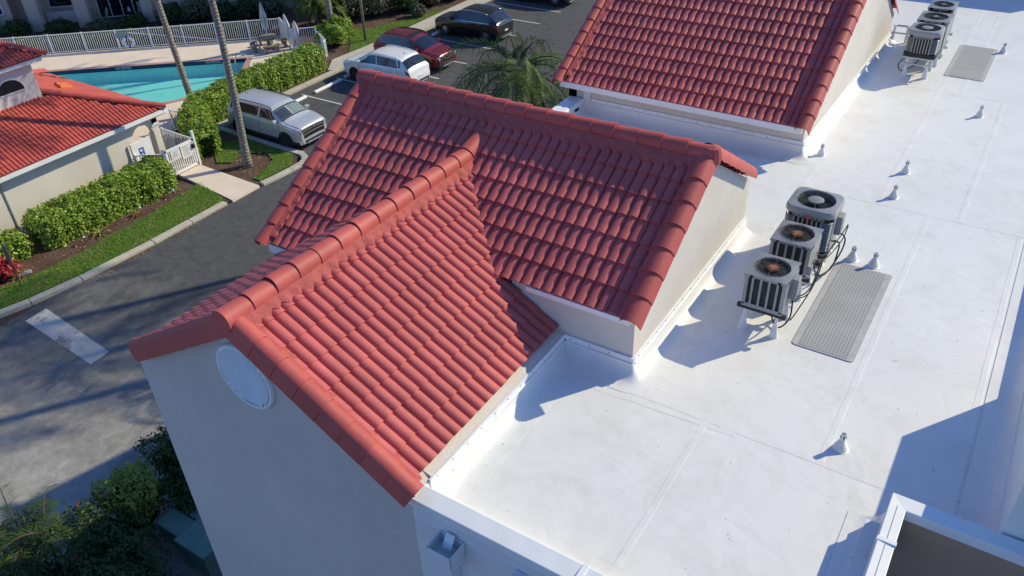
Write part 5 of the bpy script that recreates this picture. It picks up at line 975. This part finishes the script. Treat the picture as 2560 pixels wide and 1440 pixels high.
# ================================================================ vehicles
M['chrome']=plain('chrome_trim',(.75,.75,.76),.18,1,.04)
M['lens']=plain('headlight_lens',(.3,.33,.37),.08,.3,.1,4,.8)
M['redlens']=plain('tail_light_lens',(.32,.01,.015),.12,0,.2,4,.8)
M['clad']=plain('grey_black_cladding',(.035,.035,.037),.55)
M['plate']=plain('white_plate',(.7,.7,.68),.5)
def paint(name,c,metal=.25,rough=.25): return plain(name,c,rough,metal,.03,3,.5,.8)
def cat_(p0,p1,p2,p3,t): return .5*((2*p1)+(p2-p0)*t+(2*p0-5*p1+4*p2-p3)*t*t+(3*p1-p0-3*p2+p3)*t**3)
def suv(label,cat,x,y,front,L,W,H,pm,st,rails=True,rim='spoke',sunroof=False,shade=False,rail_m='clad',name='parked_car',dark_roof=False):
    t=thing(name,label,cat,(x,y,0),local=True,rz=0 if front>0 else PI); hw=W/2; l=L/2; bl=st['belt']; hd=st['hood']
    # station: x, half width, z bottom, z shoulder, upper half width, upper z
    S=[(-l,.72,.42,.62,.70,.64),(-l+.05,.88,.34,.82,.82,.86),(-l+.13,.93,.31,bl-.04,.84,bl+.0),(-l+st['hatch'],.96,.3,bl+.02,.77,H-.14),(-l+st['hatch']+.25,.97,.28,bl+.02,.77,H-.045),(-.35,1.,.26,bl,.765,H),(st['roof'],1.,.26,bl-.01,.765,H-.03),(st['roof']+.3,1.,.26,bl-.015,.75,H-.11),(st['cowl'],.99,.26,bl-.02,.80,bl+.03),(st['cowl']+.22,.985,.26,bl-.03,.83,hd+.03),(l-.42,.97,.27,hd-.07,.80,hd-.01),(l-.18,.93,.28,hd-.11,.77,hd-.05),(l-.06,.87,.29,hd-.2,.73,hd-.13),(l-.01,.81,.31,hd-.38,.69,hd-.3),(l,.74,.34,.5,.66,.52)]
    net=[]
    for (sx,w_,zb,zs,uw,uz) in S:
        w_*=hw; uw*=hw; zm=zb+(zs-zb)*.55
        crown=.065 if uz>1.2 else .03
        net.append([(sx,0,zb),(sx,w_*.93,zb),(sx,w_*.985,zb+(zs-zb)*.25),(sx,w_,zm),(sx,w_*.985,zs-.04),(sx,w_*.955,zs),(sx,uw,uz-.03),(sx,uw*.93,uz),(sx,uw*.5,uz+crown*.8),(sx,0,uz+crown)])
    net=np.array(net); ns,nt_=net.shape[:2]
    def Pn(s,q):
        s=min(max(s,0),ns-1-1e-6); q=min(max(q,0),nt_-1-1e-6); i=int(s); j=int(q); a=s-i; b=q-j
        rows=[]
        for ii in (i-1,i,i+1,i+2):
            ii=min(max(ii,0),ns-1); r=net[ii]; g=lambda k:r[min(max(k,0),nt_-1)] if k>=0 else r[1]*np.array([1,-1,1])
            up=g(j+2) if j+2<nt_ else r[nt_-2]*np.array([1,-1,1])
            rows.append(r[j]*(1-b)+r[j+1]*b if j in (1,4,5) else cat_(g(j-1),r[j],r[j+1],up,b))
        return cat_(*rows,a) if True else None
    def nrm(s,q):
        du=Pn(s+.03,q)-Pn(s-.03,q); dv=Pn(s,min(q+.03,nt_-1))-Pn(s,q-.03); n=np.cross(du,dv); n/=np.linalg.norm(n)+1e-9
        c=Pn(s,q)-np.array([Pn(s,q)[0]*.8,0,.8]); return n if n@c>0 else -n
    sv=np.concatenate([np.linspace(i,i+1,4,endpoint=False) for i in range(ns-1)]+[[ns-1]]); qv=np.concatenate([np.linspace(j,j+1,3,endpoint=False) for j in range(nt_-1)]+[[nt_-1]])
    mb=MB()
    for sg in (1,-1): mb.grid([[Pn(s,q)*np.array([1,sg,1]) for q in qv] for s in sv])
    for e in (0,ns-1):
        r=[Pn(e,q) for q in qv]; mb.add([tuple(p) for p in r]+[tuple(p*np.array([1,-1,1])) for p in r[::-1]],[tuple(range(2*len(r)))])
    me=obj('body',mb,pm,t,smooth=True)
    bm=bmesh.new(); bm.from_mesh(me.data); bmesh.ops.remove_doubles(bm,verts=bm.verts,dist=.002); bmesh.ops.recalc_face_normals(bm,faces=bm.faces); bm.to_mesh(me.data); bm.free(); me.data.set_sharp_from_angle(angle=math.radians(50))
    def patch(name,c4,mat,sides=(1,-1),off=.008,nu=6,nv=4,par=None,mirror=False):
        # c4: (s,q) corners bottom-rear, bottom-front, top-front, top-rear
        out=[]
        for sg in sides:
            m=MB(); G=[]
            for i in range(nu+1):
                row=[]
                for j in range(nv+1):
                    a=i/nu;b=j/nv; s=(c4[0][0]*(1-a)+c4[1][0]*a)*(1-b)+(c4[3][0]*(1-a)+c4[2][0]*a)*b; q=(c4[0][1]*(1-a)+c4[1][1]*a)*(1-b)+(c4[3][1]*(1-a)+c4[2][1]*a)*b
                    row.append((Pn(s,q)+nrm(s,q)*off)*np.array([1,sg,1]))
                G.append(row)
            m.grid(G)
            out.append(obj(name,m,mat,par or t,smooth=True,fixn=False))
        return out
    def wide(name,s0,s1,q0,mat,off=.008,n=6,par=None,q1=None):
        m=MB(); G=[]
        for i in range(n+1):
            s=s0+(s1-s0)*i/n; row=[Pn(s,q)+nrm(s,q)*off for q in np.linspace(q0,nt_-1,6)]; row=row+[p*np.array([1,-1,1]) for p in row[::-1][1:]]; G.append(row)
        m.grid(G); return obj(name,m,mat,par or t,smooth=True,fixn=False)
    gl=M['glass']; k=6.06
    patch('side_window',[(5.3,5.1),(7.82,5.08),(6.95,5.92),(5.42,5.93)],gl); patch('side_window',[(3.95,5.1),(5.2,5.1),(5.32,5.93),(4.15,5.92)],gl); patch('side_window',[(3.2,5.25),(3.82,5.12),(4.02,5.9),(3.62,5.9)],gl)
    wide('windscreen',7.14,7.93,6.25,gl); wide('rear_window',2.2,2.93,6.35,gl)
    if sunroof: wide('sunroof',4.2 if dark_roof else 5.55,6.7 if dark_roof else 6.5,7.35,gl,.006)
    if shade:
        wsd=wide('sunshade',7.22,7.85,6.6,M['flagw'],.014)
        def pp(s,a): # a in -1..1 across
            q=nt_-1-abs(a)*(nt_-1-6.65); p=Pn(s,q)+nrm(s,q)*.018; return p*np.array([1,1 if a>=0 else -1,1])
        cn=MB(); cn.grid([[pp(s,a) for a in np.linspace(-.95,-.1,7)] for s in np.linspace(7.24,7.84,5)]); obj('canton',cn,M['flagb'],wsd,fixn=False)
        stp=MB()
        for i in range(7): s0=7.24+i*.088; stp.grid([[pp(s,a) for a in np.linspace(-.02,.95,6)] for s in (s0,s0+.042)])
        obj('stripe',stp,M['flagt'],wsd,fixn=False); sm_=MB()
        for i in range(5):
            for j in range(7):
                p=pp(7.29+i*.125,-.88+j*.125+(i%2)*.05); n_=nrm(7.4,8); sm_.add([tuple(p+np.array([.02*math.cos(b),.022*math.sin(b),.004])) for b in np.linspace(0,2*PI,6)[:-1]],[tuple(range(5))])
        obj('star',sm_,M['flagw'],wsd,fixn=False)
    if st.get('clad'): patch('side_cladding',[(2.3,1.05),(11.3,1.05),(11.3,1.8),(2.3,1.8)],M['clad'],nu=26,off=.012)
    for s in (5.26,7.7,3.98): patch('door_seam',[(s-.012,1.9),(s+.012,1.9),(s+.012,4.9),(s-.012,4.9)],M['coil'],off=.003,nu=1,nv=6)
    for s in (4.25,5.55): patch('door_handle',[(s,4.02),(s+.22,4.02),(s+.22,4.22),(s,4.22)],M['chrome'] if st.get('ch') else pm,off=.025,nu=2,nv=1)
    patch('window_trim',[(3.2,5.0),(7.9,5.0),(7.85,5.035),(3.15,5.035)],M['chrome'] if st.get('ch') else M['clad'],off=.01,nu=14,nv=1)
    patch('headlight',[(11.2,4.7),(12.9,4.6),(12.5,6.3),(11.6,5.5)],M['lens'],off=.012); patch('tail_light',[(.75,3.5),(2.35,3.6),(2.5,4.6),(.95,4.7)],M['redlens'],off=.012)
    # wheels
    wr=.385; ax=(-l+.92,l-.93)
    for wx in ax:
        for sg in (1,-1):
            yw=hw*.985
            obj('wheel_arch',MB().lathe([(wr*.9,-.02),(wr*1.2,-.02),(wr*1.2,.018),(wr*1.12,.022),(wr*.9,.018)],(wx,0,0),30,ax='y') if False else (lambda m:([m.add([(wx+r*math.cos(a),sg*(yw+o),wr+r*math.sin(a)) for a in np.linspace(-.25,PI+.25,19) for r,o in ((wr*1.02,-.03),(wr*1.2,-.02),(wr*1.2,.012),(wr*1.02,.016))],[(i*4+j,i*4+(j+1)%4,(i+1)*4+(j+1)%4,(i+1)*4+j) for i in range(18) for j in range(4)])],m)[1])(MB()),M['clad'] if st.get('clad') else pm,t)
            obj('wheel_well',(lambda m:(m.add([(wx,sg*(yw+.004),wr)]+[(wx+wr*1.05*math.cos(a),sg*(yw+.004),max(.28,wr+wr*1.05*math.sin(a))) for a in np.linspace(0,2*PI,24)],[(0,i,i+1) for i in range(1,24)]),m)[1])(MB()),M['black'],t)
            wh=obj('wheel',MB().lathe([(wr*.6,-.1),(wr*.93,-.1),(wr,-.07),(wr,.06),(wr*.95,.09),(wr*.7,.1),(wr*.66,.08)],(wx,sg*(yw-.06),wr),28,ax='y') if sg>0 else MB().lathe([(wr*.6,.1),(wr*.93,.1),(wr,.07),(wr,-.06),(wr*.95,-.09),(wr*.7,-.1),(wr*.66,-.08)],(wx,sg*(yw-.06),wr),28,ax='y'),M['rubber'],t,smooth=40)
            rm=MB(); yo=sg*(yw+.03)
            for q in range(10 if rim!='dark' else 5):
                a=q*2*PI/(10 if rim!='dark' else 5); ww=.022 if rim!='dark' else .05; c,s_=math.cos(a),math.sin(a); r0,r1=.04,wr*.67
                rm.add([(wx+r0*c-ww*s_,yo,wr+r0*s_+ww*c),(wx+r0*c+ww*s_,yo,wr+r0*s_-ww*c),(wx+r1*c+ww*1.2*s_,yo-sg*.012,wr+r1*s_-ww*1.2*c),(wx+r1*c-ww*1.2*s_,yo-sg*.012,wr+r1*s_+ww*1.2*c)],[(0,1,2,3)])
            rm.add([(wx+r*math.cos(a),yo-sg*.004,wr+r*math.sin(a)) for a in np.linspace(0,2*PI,25) for r in (wr*.64,wr*.71)],[(i*2,i*2+1,i*2+3,i*2+2) for i in range(24)]); rm.add([(wx+.06*math.cos(a),yo+sg*.004,wr+.06*math.sin(a)) for a in np.linspace(0,2*PI,13)[:-1]],[tuple(range(12))])
            obj('rim',rm,M['chrome'] if rim!='dark' else M['clad'],wh,fixn=False)
    for sg in (1,-1):
        obj('mirror',MB().prism([(st['cowl']-.42,sg*(hw*.95)),(st['cowl']-.3,sg*(hw*.95)),(st['cowl']-.26,sg*(hw+.17)),(st['cowl']-.4,sg*(hw+.19))],bl+.0,bl+.14),pm,t,bevel=.02)
        if rails:
            pr_=[Pn(s,6.9)*np.array([1,sg,1])+np.array([0,0,.05]) for s in np.linspace(3.9,7.0,9)]; pr_[0]=pr_[0]-np.array([0,0,.06]); pr_[-1]=pr_[-1]-np.array([0,0,.06]); obj('roof_rail',MB().tube([tuple(p) for p in pr_],.022,6),M[rail_m],t,smooth=True)
    # nose and tail
    g_=wide('grille',12.0,13.8,7.0-(st['grille']-.5)*3,M['black'],.012)
    for i in range(3): wide('grille_bar',12.2+i*.5,12.32+i*.5,7.05-(st['grille']-.5)*3,M['acgrey'],.02,2,g_)
    pb=Pn(12.6,9)+nrm(12.6,9)*.02; obj('badge',MB().lathe([(0,0),(.065,0),(.065,.02),(0,.02)],tuple(pb),16,ax='x'),M['chrome'],g_)
    obj('front_bumper_trim',MB().box(l-.1,l+.025,-hw*.62,hw*.62,.36,.47),M['clad'],t,bevel=.02); obj('skid_plate',MB().box(l-.12,l+.035,-hw*.5,hw*.5,.27,.35),M['chrome'],t,bevel=.015)
    for sg in (1,-1): obj('fog_light',MB().box(l-.14,l-.005,sg*hw*.66-.09,sg*hw*.66+.09,.42,.54),M['black'],t,bevel=.015)
    obj('rear_bumper_trim',MB().box(-l-.02,-l+.12,-hw*.72,hw*.72,.32,.47),M['clad'],t,bevel=.02); obj('rear_skid_plate',MB().box(-l-.03,-l+.1,-hw*.6,hw*.6,.3,.35),M['chrome'],t,bevel=.01)
    obj('number_plate',MB().box(-l-.02,-l+.03,-.16,.16,.62,.72),M['plate'],t,bevel=.005)
    obj('rear_wiper',MB().tube([tuple(Pn(2.25,9)+nrm(2.25,9)*.02),tuple(Pn(2.5,8.2)+nrm(2.5,8.2)*.025)],.01,5),M['black'],t); obj('antenna',MB().add([(-l+st['hatch']+.3,-.03,H+.0),(-l+st['hatch']+.3,.03,H),(-l+st['hatch']+.5,0,H+.02),(-l+st['hatch']+.32,0,H+.1)],[(0,1,2),(0,3,1),(1,3,2),(0,2,3)]),pm,t)
    return t
M['flagw']=plain('white_sunshade',(.36,.43,.43),.6,0,.1,4,.15); M['flagb']=plain('navy_sunshade',(.03,.05,.1),.6,0,.1,4,.15); M['flagt']=plain('teal_stripe',(.03,.1,.12),.6,0,.1,4,.15)
ST=dict(belt=1.11,hood=1.02,hatch=.62,roof=.2,cowl=1.34,grille=.5,clad=True)
suv('silver suv with flag sunshade in the end bay beside the lawn island','car',-26.55,16.75,1,5.0,2.0,1.76,paint('silver_paint',(.6,.61,.63),.3,.26),dict(ST,belt=1.2,hood=1.14,roof=.4,cowl=1.45,hatch=.42,grille=.62),rim='dark',shade=True)
suv('white suv parked nose in with its rear toward the camera','car',-26.5,24.9,-1,4.85,1.92,1.67,paint('white_paint_car',(.78,.79,.8),0,.25),dict(ST,clad=False,ch=True),rim='dark',rail_m='wpaint')
suv('dark red suv backed in beside the white one','car',-26.75,27.75,1,4.75,1.88,1.68,paint('red_paint_car',(.2,.012,.022),.3,.22),dict(ST,grille=.4),rails=True,rail_m='clad',sunroof=True)
suv('black suv parked nose in with silver wheels behind the red one','car',-26.55,33.4,-1,4.85,1.92,1.68,paint('black_paint_car',(.008,.008,.01),.1,.12),dict(ST,clad=False,ch=True),rim='spoke',rail_m='chrome',sunroof=True,dark_roof=True)
suv('second black car at the very top edge of the parking row','car',-26.4,41.6,-1,4.7,1.88,1.6,paint('black_paint_car',(.01,.01,.012),.1,.15),dict(ST,clad=False),rim='spoke',rails=False)
